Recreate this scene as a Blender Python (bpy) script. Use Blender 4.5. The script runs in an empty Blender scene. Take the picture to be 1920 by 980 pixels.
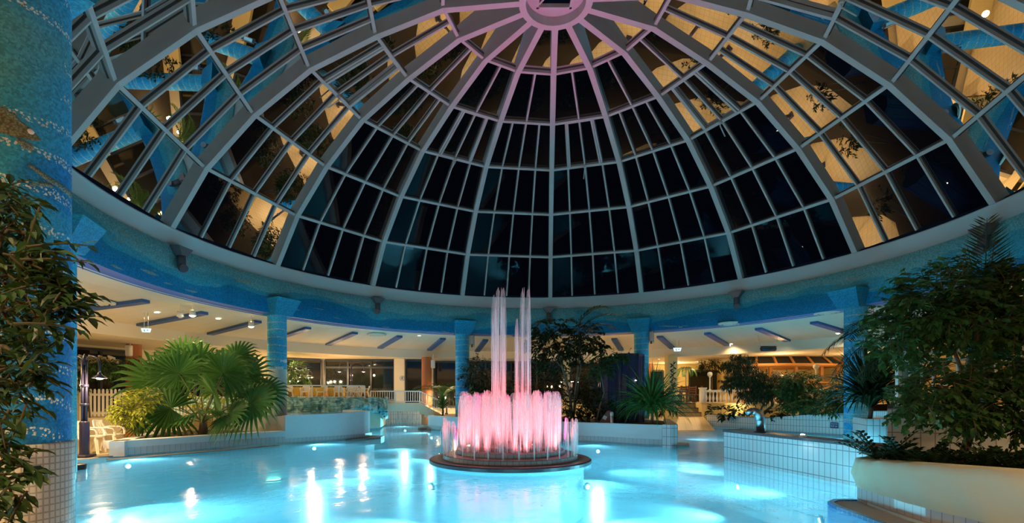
import bpy, math, random
from mathutils import Vector, Matrix
from mathutils.geometry import tessellate_polygon
rnd = random.Random(7)
S = bpy.context.scene
COL = S.collection
R_ = math.radians

# ------------------------------------------------------------------ camera, world, exposure
EYE = 1.4
FPX, HOR, CX = 935.8, 744.6, 943.2
cam_d = bpy.data.cameras.new('camera')
cam = bpy.data.objects.new('camera', cam_d)
COL.objects.link(cam)
cam.location = (0, 0, EYE)
cam.rotation_euler = (R_(90), 0, 0)
cam_d.sensor_width = 36.0
cam_d.lens = 36.0 * FPX / 1920
cam_d.shift_x = (960 - CX) / 1920
cam_d.shift_y = (HOR - 490) / 1920
cam_d.clip_start = 0.05
cam_d.clip_end = 300
S.camera = cam
S.view_settings.view_transform = 'Standard'
S.view_settings.look = 'None'
S.view_settings.gamma = 1.0
S.view_settings.use_curve_mapping = False
S.view_settings.exposure = 0.0
w = bpy.data.worlds.new('night')
S.world = w
w.use_nodes = True
w.node_tree.nodes['Background'].inputs[0].default_value = (0.006, 0.012, 0.03, 1)
w.node_tree.nodes['Background'].inputs[1].default_value = 0.25
cy = S.cycles
cy.max_bounces = 6
cy.diffuse_bounces = 3
cy.glossy_bounces = 3
cy.transmission_bounces = 4
cy.transparent_max_bounces = 24
cy.caustics_reflective = False
cy.caustics_refractive = False
cy.sample_clamp_indirect = 6.0
cy.use_adaptive_sampling = True
cy.adaptive_threshold = 0.02
cy.use_denoising = True

# light levels
L_DOWN = 138.0       # each ceiling downlight
L_FLOOD = 170.0     # ceiling floodlights
L_POST = 130.0       # each lamp-post head
L_POOL = 900.0      # underwater spots
L_RED = 85.0        # fountain lamps
L_APEX = 800.0      # fountain uplights to the dome
C_WARM = (1.0, 0.66, 0.32)
C_POOL = (0.75, 0.95, 1.0)
C_RED = (1.0, 0.14, 0.16)

DX, DY = 1.30, 12.30          # axis of the dome
TH0 = 4.638                   # bearing of the central rib
WATER = -0.06


def pol(r, deg, z=0.0):
    a = R_(deg)
    return Vector((DX + r * math.sin(a), DY + r * math.cos(a), z))


def at(px, py, Y):
    """world point seen at pixel (px,py) at distance Y"""
    return Vector(((px - CX) / FPX * Y, Y, EYE + (HOR - py) / FPX * Y))


def lerp(a, b, t):
    return a + (b - a) * t


def smooth_path(pts, k=5):
    """Catmull-Rom through tuples of any length"""
    P = [tuple(map(float, p)) for p in pts]; out = []
    for i in range(len(P) - 1):
        a, b, c, d = P[max(0, i - 1)], P[i], P[i + 1], P[min(len(P) - 1, i + 2)]
        for s in range(k):
            t = s / k
            out.append(tuple(.5 * (2 * b[j] + (c[j] - a[j]) * t + (2 * a[j] - 5 * b[j] + 4 * c[j] - d[j]) * t * t + (3 * b[j] - a[j] - 3 * c[j] + d[j]) * t ** 3) for j in range(len(b))))
    out.append(P[-1])
    return out


# ------------------------------------------------------------------ object helpers
def tag(o, label=None, cat=None, group=None, kind=None):
    if label: o['label'] = label
    if cat: o['category'] = cat
    if group: o['group'] = group
    if kind: o['kind'] = kind
    return o


def thing(name, label, cat, loc=(0, 0, 0), rz=0.0, group=None, kind=None):
    o = bpy.data.objects.new(name, None)
    COL.objects.link(o)
    o.location = loc
    o.rotation_euler = (0, 0, rz)
    o.empty_display_size = 0.2
    return tag(o, label, cat, group, kind)


def copy_tree(o, parent=None):
    c = o.copy()
    COL.objects.link(c)
    if parent is not None:
        c.parent = parent
    for ch in list(o.children):
        copy_tree(ch, c)
    return c


class MB:
    def __init__(s):
        s.v = []; s.f = []; s.uv = []; s.sm = []; s.mi = []
        s.hasuv = False

    def add(s, verts, faces, uvs=None, smooth=False, mi=0):
        n = len(s.v)
        s.v += [tuple(p) for p in verts]
        for i, f in enumerate(faces):
            s.f.append([n + k for k in f])
            s.sm.append(smooth)
            s.mi.append(mi)
            if uvs is not None:
                s.uv.append(uvs[i]); s.hasuv = True
            else:
                s.uv.append([(0, 0)] * len(f))
        return s

    def box(s, c, d, M=None, mi=0):
        x, y, z = d[0] / 2, d[1] / 2, d[2] / 2
        vs = [Vector((sx * x, sy * y, sz * z)) for sz in (-1, 1) for sy in (-1, 1) for sx in (-1, 1)]
        if M is not None: vs = [M @ p for p in vs]
        vs = [p + Vector(c) for p in vs]
        return s.add(vs, [(0, 2, 3, 1), (4, 5, 7, 6), (0, 1, 5, 4), (2, 6, 7, 3), (0, 4, 6, 2), (1, 3, 7, 5)], mi=mi)

    def bbox(s, c, d, bev=0.02, M=None, mi=0):
        """box with chamfered edges"""
        x, y, z = d[0] / 2, d[1] / 2, d[2] / 2
        b = min(bev, x * .9, y * .9, z * .9)
        pts = []
        for sx in (-1, 1):
            for sy in (-1, 1):
                for sz in (-1, 1):
                    pts += [Vector((sx * (x - b), sy * (y - b), sz * z)), Vector((sx * (x - b), sy * y, sz * (z - b))), Vector((sx * x, sy * (y - b), sz * (z - b)))]
        if M is not None: pts = [M @ p for p in pts]
        pts = [p + Vector(c) for p in pts]
        I = lambda sx, sy, sz, k: ((sx * 4) + (sy * 2) + sz) * 3 + k
        F = []
        for sz in (0, 1):
            q = [I(0, 0, sz, 0), I(1, 0, sz, 0), I(1, 1, sz, 0), I(0, 1, sz, 0)]; F.append(q if sz else q[::-1])
        for sy in (0, 1):
            q = [I(0, sy, 0, 1), I(1, sy, 0, 1), I(1, sy, 1, 1), I(0, sy, 1, 1)]; F.append(q[::-1] if sy else q)
        for sx in (0, 1):
            q = [I(sx, 0, 0, 2), I(sx, 1, 0, 2), I(sx, 1, 1, 2), I(sx, 0, 1, 2)]; F.append(q if sx else q[::-1])
        for a in (0, 1):
            for c2 in (0, 1):
                F.append([I(0, a, c2, 0), I(1, a, c2, 0), I(1, a, c2, 1), I(0, a, c2, 1)])
                F.append([I(a, 0, c2, 0), I(a, 1, c2, 0), I(a, 1, c2, 2), I(a, 0, c2, 2)])
                F.append([I(a, c2, 0, 1), I(a, c2, 1, 1), I(a, c2, 1, 2), I(a, c2, 0, 2)])
        for sx in (0, 1):
            for sy in (0, 1):
                for sz in (0, 1):
                    F.append([I(sx, sy, sz, 0), I(sx, sy, sz, 1), I(sx, sy, sz, 2)])
        return s.add(pts, F, mi=mi)

    def bar(s, a, b, w, h=None, up=(0, 0, 1), mi=0):
        """rectangular bar from a to b, w wide, h high"""
        a, b = Vector(a), Vector(b); h = h or w
        d = (b - a)
        if d.length < 1e-6: return s
        d.normalize(); u = Vector(up)
        if abs(d.dot(u)) > .99: u = Vector((0, 1, 0))
        x = d.cross(u).normalized(); y = x.cross(d).normalized()
        vs = []
        for p in (a, b):
            for sx, sy in ((-1, -1), (1, -1), (1, 1), (-1, 1)):
                vs.append(p + x * sx * w / 2 + y * sy * h / 2)
        return s.add(vs, [(3, 2, 1, 0), (4, 5, 6, 7), (0, 1, 5, 4), (1, 2, 6, 5), (2, 3, 7, 6), (3, 0, 4, 7)], mi=mi)

    def tube(s, pts, rad, n=8, caps=True, mi=0, smooth=True):
        pts = [Vector(p) for p in pts]
        if not hasattr(rad, '__len__'): rad = [rad] * len(pts)
        base = len(s.v); m = len(pts)
        t0 = (pts[1] - pts[0]).normalized()
        u = Vector((0, 0, 1)) if abs(t0.z) < .9 else Vector((1, 0, 0))
        x = t0.cross(u).normalized()
        vs = []
        for i, p in enumerate(pts):
            t = (pts[min(i + 1, m - 1)] - pts[max(i - 1, 0)])
            t = t.normalized() if t.length > 1e-9 else t0
            x = (x - t * x.dot(t)); x = x.normalized() if x.length > 1e-6 else t.orthogonal().normalized()
            y = t.cross(x)
            for k in range(n):
                a = 2 * math.pi * k / n
                vs.append(p + (x * math.cos(a) + y * math.sin(a)) * rad[i])
        F = []; U = []
        L = 0.0
        for i in range(m - 1):
            for k in range(n):
                k2 = (k + 1) % n
                F.append([i * n + k, i * n + k2, (i + 1) * n + k2, (i + 1) * n + k])
        s.add(vs, F, smooth=smooth, mi=mi)
        if caps:
            s.f.append([base + k for k in range(n)][::-1]); s.sm.append(False); s.uv.append([(0, 0)] * n); s.mi.append(mi)
            s.f.append([base + (m - 1) * n + k for k in range(n)]); s.sm.append(False); s.uv.append([(0, 0)] * n); s.mi.append(mi)
        return s

    def lathe(s, prof, c=(0, 0, 0), n=48, a0=0.0, a1=360.0, smooth=True, mi=0, uvr=None):
        """prof: list of (r,z); bearing clockwise from +Y; UV u = arc length at uvr, v = profile length"""
        c = Vector(c); full = abs(a1 - a0) >= 359.9
        cols = n if full else n + 1
        vs = []
        for j in range(cols):
            a = R_(lerp(a0, a1, j / n))
            for r, z in prof:
                vs.append(c + Vector((r * math.sin(a), r * math.cos(a), z)))
        m = len(prof)
        V = [0.0]
        for i in range(1, m):
            V.append(V[-1] + math.hypot(prof[i][0] - prof[i - 1][0], prof[i][1] - prof[i - 1][1]))
        rr = uvr or max(p[0] for p in prof)
        F = []; U = []
        for j in range(n):
            j2 = (j + 1) % cols
            u0 = R_(lerp(a0, a1, j / n)) * rr; u1 = R_(lerp(a0, a1, (j + 1) / n)) * rr
            for i in range(m - 1):
                F.append([j * m + i, j2 * m + i, j2 * m + i + 1, j * m + i + 1])
                U.append([(u0, V[i]), (u1, V[i]), (u1, V[i + 1]), (u0, V[i + 1])])
        return s.add(vs, F, U, smooth=smooth, mi=mi)

    def wall(s, pts, z0, z1, th=0.0, closed=False, mi=0, smooth=False, cap=True):
        """strip wall along plan points; z0,z1 numbers or lists; th = thickness to the left of travel; UV in metres"""
        P = [Vector((p[0], p[1], 0)) for p in pts]
        n = len(P)
        Z0 = z0 if hasattr(z0, '__len__') else [z0] * n
        Z1 = z1 if hasattr(z1, '__len__') else [z1] * n
        acc = [0.0]
        for i in range(1, n): acc.append(acc[-1] + (P[i] - P[i - 1]).length)
        N = []
        for i in range(n):
            a = P[i - 1] if i > 0 else (P[-1] if closed else P[i]); b = P[(i + 1) % n] if (i < n - 1 or closed) else P[i]
            d = (b - a).normalized(); N.append(Vector((-d.y, d.x, 0)))
        front = []
        for i in range(n):
            front += [P[i] + Vector((0, 0, Z0[i])), P[i] + Vector((0, 0, Z1[i]))]
        F = []; U = []
        seg = n if closed else n - 1
        for i in range(seg):
            j = (i + 1) % n
            u1 = acc[j] if j > i else acc[i] + (P[j] - P[i]).length
            F.append([2 * i, 2 * j, 2 * j + 1, 2 * i + 1]); U.append([(acc[i], Z0[i]), (u1, Z0[j]), (u1, Z1[j]), (acc[i], Z1[i])])
        vs = front
        if th:
            vs = front + [Vector((v.x, v.y, v.z)) + N[k // 2] * th for k, v in enumerate(front)]
            o = 2 * n
            for i in range(seg):
                j = (i + 1) % n
                F.append([o + 2 * i, o + 2 * i + 1, o + 2 * j + 1, o + 2 * j]); U.append([(acc[i], Z0[i]), (acc[i], Z1[i]), (acc[j], Z1[j]), (acc[j], Z0[j])])
                F.append([2 * i + 1, 2 * j + 1, o + 2 * j + 1, o + 2 * i + 1]); U.append([(acc[i], 0), (acc[j], 0), (acc[j], th), (acc[i], th)])
            if not closed:
                F.append([0, 1, o + 1, o]); U.append([(0, Z0[0]), (0, Z1[0]), (th, Z1[0]), (th, Z0[0])])
                e = 2 * (n - 1)
                F.append([e, o + e, o + e + 1, e + 1]); U.append([(0, Z0[-1]), (th, Z0[-1]), (th, Z1[-1]), (0, Z1[-1])])
        return s.add(vs, F, U, smooth=smooth, mi=mi)

    def poly(s, outer, z, holes=(), flip=False, mi=0):
        loops = [[Vector((p[0], p[1], 0)) for p in outer]] + [[Vector((p[0], p[1], 0)) for p in h] for h in holes]
        flat = [p for l in loops for p in l]
        T = tessellate_polygon(loops)
        vs = [Vector((p.x, p.y, z(p.x, p.y) if callable(z) else z)) for p in flat]
        F = []; U = []
        for t in T:
            a, b, c = (flat[k] for k in t)
            t = list(t)
            up = (b - a).cross(c - a).z > 0
            if up == flip: t = t[::-1]
            F.append(t); U.append([(flat[k].x, flat[k].y) for k in t])
        return s.add(vs, F, U, mi=mi)

    def prism(s, outline, z0, z1, mi=0):
        """solid from a plan outline"""
        s.poly(outline, z1, mi=mi); s.poly(outline, z0, flip=True, mi=mi)
        pts = list(outline)
        area = sum(pts[i][0] * pts[(i + 1) % len(pts)][1] - pts[(i + 1) % len(pts)][0] * pts[i][1] for i in range(len(pts)))
        if area < 0: pts = pts[::-1]
        return s.wall(pts, z0, z1, closed=True, mi=mi)

    def plate(s, pts, th, nrm, mi=0):
        """solid from a 3D planar outline, thickness th along nrm"""
        n = len(pts); nv = Vector(nrm).normalized() * th
        a = [Vector(p) for p in pts]; b = [p + nv for p in a]
        F = [list(range(n))[::-1], [n + k for k in range(n)]]
        for i in range(n):
            j = (i + 1) % n; F.append([i, j, n + j, n + i])
        return s.add(a + b, F, mi=mi)

    def build(s, name, mat, parent=None, local=False, smooth=None):
        me = bpy.data.meshes.new(name)
        vs = s.v
        if parent is not None and not local:
            off = parent.location if parent.parent is None else parent.location + parent.parent.location
            vs = [(p[0] - off.x, p[1] - off.y, p[2] - off.z) for p in vs]
        me.from_pydata(vs, [], s.f)
        me.polygons.foreach_set('use_smooth', [bool(x) for x in s.sm])
        if isinstance(mat, (list, tuple)):
            for m_ in mat: me.materials.append(m_)
            me.polygons.foreach_set('material_index', s.mi)
        else:
            me.materials.append(mat)
        if s.hasuv:
            ul = me.uv_layers.new(name='UVMap')
            flat = []
            for f in s.uv:
                for u in f: flat += [u[0], u[1]]
            ul.data.foreach_set('uv', flat)
        me.update()
        o = bpy.data.objects.new(name, me)
        COL.objects.link(o)
        if parent is not None:
            o.parent = parent
        return o


def struct(name, mb, mat, label=None):
    o = mb.build(name, mat)
    o['kind'] = 'structure'
    if label: o['label'] = label
    return o


# ------------------------------------------------------------------ materials
def newmat(name):
    m = bpy.data.materials.new(name)
    m.use_nodes = True
    nt = m.node_tree
    return m, nt, nt.nodes['Principled BSDF']


def N(nt, t, **kw):
    n = nt.nodes.new(t)
    for k, v in kw.items():
        if k in n.inputs.keys(): n.inputs[k].default_value = v
        else: setattr(n, k, v)
    return n


def c4(c):
    return (c[0], c[1], c[2], 1)


def plain(name, col, rough=.5, metal=0.0, spec=.5, noise=0.0, nscale=8.0, bump=0.0):
    m, nt, b = newmat(name)
    b.inputs['Base Color'].default_value = c4(col)
    b.inputs['Roughness'].default_value = rough
    b.inputs['Metallic'].default_value = metal
    b.inputs['Specular IOR Level'].default_value = spec
    if noise or bump:
        tc = N(nt, 'ShaderNodeTexCoord')
        nz = N(nt, 'ShaderNodeTexNoise', Scale=nscale, Detail=4.0)
        nt.links.new(tc.outputs['Object'], nz.inputs['Vector'])
        if noise:
            mx = N(nt, 'ShaderNodeMixRGB')
            mx.inputs[1].default_value = c4([max(0, x * (1 - noise)) for x in col])
            mx.inputs[2].default_value = c4([min(1, x * (1 + noise)) for x in col])
            nt.links.new(nz.outputs['Fac'], mx.inputs[0])
            nt.links.new(mx.outputs[0], b.inputs['Base Color'])
        if bump:
            bp = N(nt, 'ShaderNodeBump', Strength=bump, Distance=.05)
            nt.links.new(nz.outputs['Fac'], bp.inputs['Height'])
            nt.links.new(bp.outputs[0], b.inputs['Normal'])
    return m


def emit(name, col, st):
    m, nt, b = newmat(name)
    b.inputs['Base Color'].default_value = (0, 0, 0, 1)
    b.inputs['Emission Color'].default_value = c4(col)
    b.inputs['Emission Strength'].default_value = st
    return m


def tiles(name, c1, c2, grout, w_, h_, mortar=.006, rough=.3, uv=True, wob=0.0, rot=0.0):
    m, nt, b = newmat(name)
    tc = N(nt, 'ShaderNodeTexCoord')
    br = N(nt, 'ShaderNodeTexBrick')
    br.offset = 0.0; br.squash = 1.0
    br.inputs['Color1'].default_value = c4(c1); br.inputs['Color2'].default_value = c4(c2); br.inputs['Mortar'].default_value = c4(grout)
    br.inputs['Scale'].default_value = 1.0
    br.inputs['Mortar Size'].default_value = mortar
    br.inputs['Mortar Smooth'].default_value = 0.0
    br.inputs['Brick Width'].default_value = w_
    br.inputs['Row Height'].default_value = h_
    br.inputs['Bias'].default_value = 0.0
    src = tc.outputs['UV'] if uv else tc.outputs['Object']
    if rot:
        mp = N(nt, 'ShaderNodeMapping'); mp.inputs['Rotation'].default_value = (0, 0, rot)
        nt.links.new(src, mp.inputs['Vector']); src = mp.outputs[0]
    nt.links.new(src, br.inputs['Vector'])
    nt.links.new(br.outputs['Color'], b.inputs['Base Color'])
    b.inputs['Roughness'].default_value = rough
    return m


def mosaic(name, seed, bands=True, ochre=.5, dots=False, top=(.26, .70, .74), low=(.012, .24, .48), mid=(.05, .46, .63), grain=60.0, vs=1.0, rings=False, vr=(0.0, 1.2)):
    """tiny glass-tile mosaic: flowing wave bands in blues, ochre wisps. UV in metres."""
    m, nt, b = newmat(name)
    lk = nt.links.new
    tc = N(nt, 'ShaderNodeTexCoord')
    sep = N(nt, 'ShaderNodeSeparateXYZ'); lk(tc.outputs['UV'], sep.inputs[0])
    mp = N(nt, 'ShaderNodeMapping'); mp.inputs['Scale'].default_value = (.33 * vs, .9 * vs, 1); mp.inputs['Location'].default_value = (seed * 3.7, seed * 1.3, 0)
    lk(tc.outputs['UV'], mp.inputs[0])
    nz = N(nt, 'ShaderNodeTexNoise', Scale=1.0, Detail=1.5); lk(mp.outputs[0], nz.inputs['Vector'])
    # height field 0..1 plus noise -> colour ramp
    mr = N(nt, 'ShaderNodeMapRange'); mr.inputs['From Min'].default_value = vr[0]; mr.inputs['From Max'].default_value = vr[1]
    lk(sep.outputs['Y'], mr.inputs['Value'])
    ad = N(nt, 'ShaderNodeMath', operation='MULTIPLY_ADD'); ad.inputs[1].default_value = 1.3; ad.inputs[2].default_value = -.65
    lk(nz.outputs['Fac'], ad.inputs[0])
    sm = N(nt, 'ShaderNodeMath', operation='ADD'); lk(mr.outputs[0], sm.inputs[0]); lk(ad.outputs[0], sm.inputs[1])
    ramp = N(nt, 'ShaderNodeValToRGB')
    e = ramp.color_ramp.elements
    e[0].position = .12; e[0].color = c4(low)
    e[1].position = .9; e[1].color = c4(top)
    x = e.new(.41); x.color = c4([lerp(low[i], mid[i], .25) for i in range(3)])
    x = e.new(.44); x.color = c4(mid)
    x = e.new(.63); x.color = c4([lerp(mid[i], top[i], .25) for i in range(3)])
    x = e.new(.66); x.color = c4([lerp(mid[i], top[i], .8) for i in range(3)])
    lk(sm.outputs[0], ramp.inputs[0])
    col = ramp.outputs[0]
    if ochre > 0:
        mp2 = N(nt, 'ShaderNodeMapping'); mp2.inputs['Scale'].default_value = (.55, 4.5, 1); mp2.inputs['Location'].default_value = (seed * 9.1, 2.2, 0)
        lk(tc.outputs['UV'], mp2.inputs[0])
        n2 = N(nt, 'ShaderNodeTexNoise', Scale=1.6, Detail=1.0); lk(mp2.outputs[0], n2.inputs['Vector'])
        r2 = N(nt, 'ShaderNodeValToRGB'); r2.color_ramp.elements[0].position = .66; r2.color_ramp.elements[1].position = .70
        lk(n2.outputs['Fac'], r2.inputs[0])
        ml = N(nt, 'ShaderNodeMath', operation='MULTIPLY'); ml.inputs[1].default_value = ochre; lk(r2.outputs[0], ml.inputs[0])
        mx = N(nt, 'ShaderNodeMixRGB'); lk(ml.outputs[0], mx.inputs[0]); lk(col, mx.inputs[1]); mx.inputs[2].default_value = (.55, .50, .30, 1)
        col = mx.outputs[0]
    if rings:
        # thin pale wavy rings round the shaft
        mp3 = N(nt, 'ShaderNodeMapping'); mp3.inputs['Scale'].default_value = (1.0, 1.0, 1); mp3.inputs['Location'].default_value = (seed, seed, 0)
        lk(tc.outputs['UV'], mp3.inputs[0])
        wv = N(nt, 'ShaderNodeTexWave'); wv.bands_direction = 'Y'; wv.inputs['Scale'].default_value = 1.25; wv.inputs['Distortion'].default_value = 1.6; wv.inputs['Detail'].default_value = 1.0; wv.inputs['Detail Scale'].default_value = 1.2
        lk(mp3.outputs[0], wv.inputs['Vector'])
        r3 = N(nt, 'ShaderNodeValToRGB'); r3.color_ramp.elements[0].position = .90; r3.color_ramp.elements[1].position = .97
        lk(wv.outputs['Fac'], r3.inputs[0])
        ml3 = N(nt, 'ShaderNodeMath', operation='MULTIPLY'); ml3.inputs[1].default_value = .45; lk(r3.outputs[0], ml3.inputs[0])
        mx3 = N(nt, 'ShaderNodeMixRGB'); lk(ml3.outputs[0], mx3.inputs[0]); lk(col, mx3.inputs[1]); mx3.inputs[2].default_value = (.5, .55, .5, 1)
        col = mx3.outputs[0]
    if dots:
        # slanted bands of pale pebbles
        cmb = N(nt, 'ShaderNodeMath', operation='MULTIPLY_ADD'); cmb.inputs[1].default_value = dots; lk(sep.outputs['X'], cmb.inputs[0]); lk(sep.outputs['Y'], cmb.inputs[2])
        nzz = N(nt, 'ShaderNodeTexNoise', Scale=1.3, Detail=0.0); lk(tc.outputs['UV'], nzz.inputs['Vector'])
        a2 = N(nt, 'ShaderNodeMath', operation='MULTIPLY_ADD'); a2.inputs[1].default_value = .35; lk(nzz.outputs['Fac'], a2.inputs[0]); lk(cmb.outputs[0], a2.inputs[2])
        fr = N(nt, 'ShaderNodeMath', operation='MULTIPLY'); fr.inputs[1].default_value = 1 / .235; lk(a2.outputs[0], fr.inputs[0])
        fr2 = N(nt, 'ShaderNodeMath', operation='FRACT'); lk(fr.outputs[0], fr2.inputs[0])
        lt = N(nt, 'ShaderNodeMath', operation='LESS_THAN'); lt.inputs[1].default_value = .24; lk(fr2.outputs[0], lt.inputs[0])
        vo = N(nt, 'ShaderNodeTexVoronoi', Scale=52.0); lk(tc.outputs['UV'], vo.inputs['Vector'])
        l2 = N(nt, 'ShaderNodeMath', operation='LESS_THAN'); l2.inputs[1].default_value = .42; lk(vo.outputs['Distance'], l2.inputs[0])
        n4 = N(nt, 'ShaderNodeTexNoise', Scale=.9, Detail=0.0); mp4 = N(nt, 'ShaderNodeMapping'); mp4.inputs['Location'].default_value = (4.4, 1.7, 0); lk(tc.outputs['UV'], mp4.inputs[0]); lk(mp4.outputs[0], n4.inputs['Vector'])
        g4 = N(nt, 'ShaderNodeMath', operation='GREATER_THAN'); g4.inputs[1].default_value = .36; lk(n4.outputs['Fac'], g4.inputs[0])
        m1 = N(nt, 'ShaderNodeMath', operation='MULTIPLY'); lk(lt.outputs[0], m1.inputs[0]); lk(l2.outputs[0], m1.inputs[1])
        m2 = N(nt, 'ShaderNodeMath', operation='MULTIPLY'); lk(m1.outputs[0], m2.inputs[0]); lk(g4.outputs[0], m2.inputs[1])
        mx4 = N(nt, 'ShaderNodeMixRGB'); lk(m2.outputs[0], mx4.inputs[0]); lk(col, mx4.inputs[1]); mx4.inputs[2].default_value = (.62, .66, .62, 1)
        col = mx4.outputs[0]
    # tesserae: brightness jitter per cell
    vo2 = N(nt, 'ShaderNodeTexVoronoi', Scale=grain); lk(tc.outputs['UV'], vo2.inputs['Vector'])
    sp = N(nt, 'ShaderNodeSeparateColor'); lk(vo2.outputs['Color'], sp.inputs[0])
    mr2 = N(nt, 'ShaderNodeMapRange'); mr2.inputs['To Min'].default_value = .72; mr2.inputs['To Max'].default_value = 1.28; lk(sp.outputs[0], mr2.inputs['Value'])
    hs = N(nt, 'ShaderNodeHueSaturation'); lk(mr2.outputs[0], hs.inputs['Value']); lk(col, hs.inputs['Color'])
    lk(hs.outputs[0], b.inputs['Base Color'])
    b.inputs['Roughness'].default_value = .6
    b.inputs['Specular IOR Level'].default_value = .15
    return m


def leafmat(name, col, col2=None, trans=.25, rough=.45):
    m, nt, b = newmat(name)
    lk = nt.links.new
    col2 = col2 or [x * 1.9 for x in col]
    g = N(nt, 'ShaderNodeNewGeometry')
    mx = N(nt, 'ShaderNodeMixRGB'); mx.inputs[1].default_value = c4(col); mx.inputs[2].default_value = c4(col2)
    lk(g.outputs['Random Per Island'], mx.inputs[0]); lk(mx.outputs[0], b.inputs['Base Color'])
    b.inputs['Roughness'].default_value = rough
    b.inputs['Specular IOR Level'].default_value = .3
    tr = N(nt, 'ShaderNodeBsdfTranslucent'); lk(mx.outputs[0], tr.inputs['Color'])
    ms = N(nt, 'ShaderNodeMixShader'); ms.inputs[0].default_value = trans
    lk(b.outputs[0], ms.inputs[1]); lk(tr.outputs[0], ms.inputs[2])
    lk(ms.outputs[0], nt.nodes['Material Output'].inputs['Surface'])
    return m


def glassmat(name, tint=(.35, .4, .42), ior=1.6, rough=0.0):
    m, nt, b = newmat(name)
    lk = nt.links.new
    nt.nodes.remove(b)
    tr = N(nt, 'ShaderNodeBsdfTransparent'); tr.inputs[0].default_value = c4(tint)
    gl = N(nt, 'ShaderNodeBsdfGlossy'); gl.inputs['Roughness'].default_value = rough; gl.inputs['Color'].default_value = (1, 1, 1, 1)
    fr = N(nt, 'ShaderNodeFresnel', IOR=ior)
    ms = N(nt, 'ShaderNodeMixShader'); lk(fr.outputs[0], ms.inputs[0]); lk(tr.outputs[0], ms.inputs[1]); lk(gl.outputs[0], ms.inputs[2])
    lk(ms.outputs[0], nt.nodes['Material Output'].inputs['Surface'])
    return m


def watermat(name):
    m, nt, b = newmat(name)
    lk = nt.links.new
    nt.nodes.remove(b)
    tc = N(nt, 'ShaderNodeTexCoord')
    mp = N(nt, 'ShaderNodeMapping'); mp.inputs['Scale'].default_value = (1.0, .8, 1)
    lk(tc.outputs['Object'], mp.inputs[0])
    nz = N(nt, 'ShaderNodeTexNoise', Scale=2.2, Detail=3.0); lk(mp.outputs[0], nz.inputs['Vector'])
    bp = N(nt, 'ShaderNodeBump', Strength=.35, Distance=.05); lk(nz.outputs['Fac'], bp.inputs['Height'])
    t0 = N(nt, 'ShaderNodeBsdfTransparent'); t0.inputs[0].default_value = (.26, .80, .98, 1)
    tl = N(nt, 'ShaderNodeBsdfTranslucent'); tl.inputs[0].default_value = (.20, .72, .97, 1)      # slight turbidity
    tr = N(nt, 'ShaderNodeMixShader'); tr.inputs[0].default_value = .42; lk(t0.outputs[0], tr.inputs[1]); lk(tl.outputs[0], tr.inputs[2])
    gl = N(nt, 'ShaderNodeBsdfGlossy'); gl.inputs['Roughness'].default_value = .14; lk(bp.outputs[0], gl.inputs['Normal'])
    fr = N(nt, 'ShaderNodeFresnel', IOR=1.33); lk(bp.outputs[0], fr.inputs['Normal'])
    ms = N(nt, 'ShaderNodeMixShader'); lk(fr.outputs[0], ms.inputs[0]); lk(tr.outputs[0], ms.inputs[1]); lk(gl.outputs[0], ms.inputs[2])
    lk(ms.outputs[0], nt.nodes['Material Output'].inputs['Surface'])
    return m


def jetmat(name, dens):
    """aerated water: mostly clear, streaky along the jet"""
    m, nt, b = newmat(name)
    lk = nt.links.new
    nt.nodes.remove(b)
    tc = N(nt, 'ShaderNodeTexCoord')
    mp = N(nt, 'ShaderNodeMapping'); mp.inputs['Scale'].default_value = (60, 60, 1.2); lk(tc.outputs['Object'], mp.inputs[0])
    nz = N(nt, 'ShaderNodeTexNoise', Scale=1.0, Detail=1.0); lk(mp.outputs[0], nz.inputs['Vector'])
    mr = N(nt, 'ShaderNodeMapRange'); mr.inputs['From Min'].default_value = .35; mr.inputs['From Max'].default_value = .7
    mr.inputs['To Min'].default_value = dens * .35; mr.inputs['To Max'].default_value = dens * 1.6
    lk(nz.outputs['Fac'], mr.inputs['Value'])
    tr = N(nt, 'ShaderNodeBsdfTransparent')
    df = N(nt, 'ShaderNodeBsdfDiffuse'); df.inputs[0].default_value = (.95, .95, .95, 1)
    tl = N(nt, 'ShaderNodeBsdfTranslucent'); tl.inputs[0].default_value = (.95, .95, .95, 1)
    m1 = N(nt, 'ShaderNodeMixShader'); m1.inputs[0].default_value = .5; lk(df.outputs[0], m1.inputs[1]); lk(tl.outputs[0], m1.inputs[2])
    m2 = N(nt, 'ShaderNodeMixShader'); lk(mr.outputs[0], m2.inputs[0]); lk(tr.outputs[0], m2.inputs[1]); lk(m1.outputs[0], m2.inputs[2])
    lk(m2.outputs[0], nt.nodes['Material Output'].inputs['Surface'])
    return m


def rockmat():
    m, nt, b = newmat('turquoise_rock')
    lk = nt.links.new
    tc = N(nt, 'ShaderNodeTexCoord')
    mp = N(nt, 'ShaderNodeMapping'); mp.inputs['Scale'].default_value = (3.2, 3.2, .9); mp.inputs['Rotation'].default_value = (.2, .25, 0); lk(tc.outputs['Object'], mp.inputs[0])
    nz = N(nt, 'ShaderNodeTexNoise', Scale=1.4, Detail=7.0, Distortion=1.2); lk(mp.outputs[0], nz.inputs['Vector'])
    rp = N(nt, 'ShaderNodeValToRGB'); e = rp.color_ramp.elements
    e[0].position = .34; e[0].color = (.06, .17, .18, 1); e[1].position = .70; e[1].color = (.58, .62, .54, 1)
    x = e.new(.48); x.color = (.16, .40, .40, 1); x = e.new(.58); x.color = (.30, .52, .50, 1)
    lk(nz.outputs['Fac'], rp.inputs[0]); lk(rp.outputs[0], b.inputs['Base Color'])
    bp = N(nt, 'ShaderNodeBump', Strength=1.0, Distance=.12); lk(nz.outputs['Fac'], bp.inputs['Height']); lk(bp.outputs[0], b.inputs['Normal'])
    b.inputs['Roughness'].default_value = .7
    return m


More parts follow.
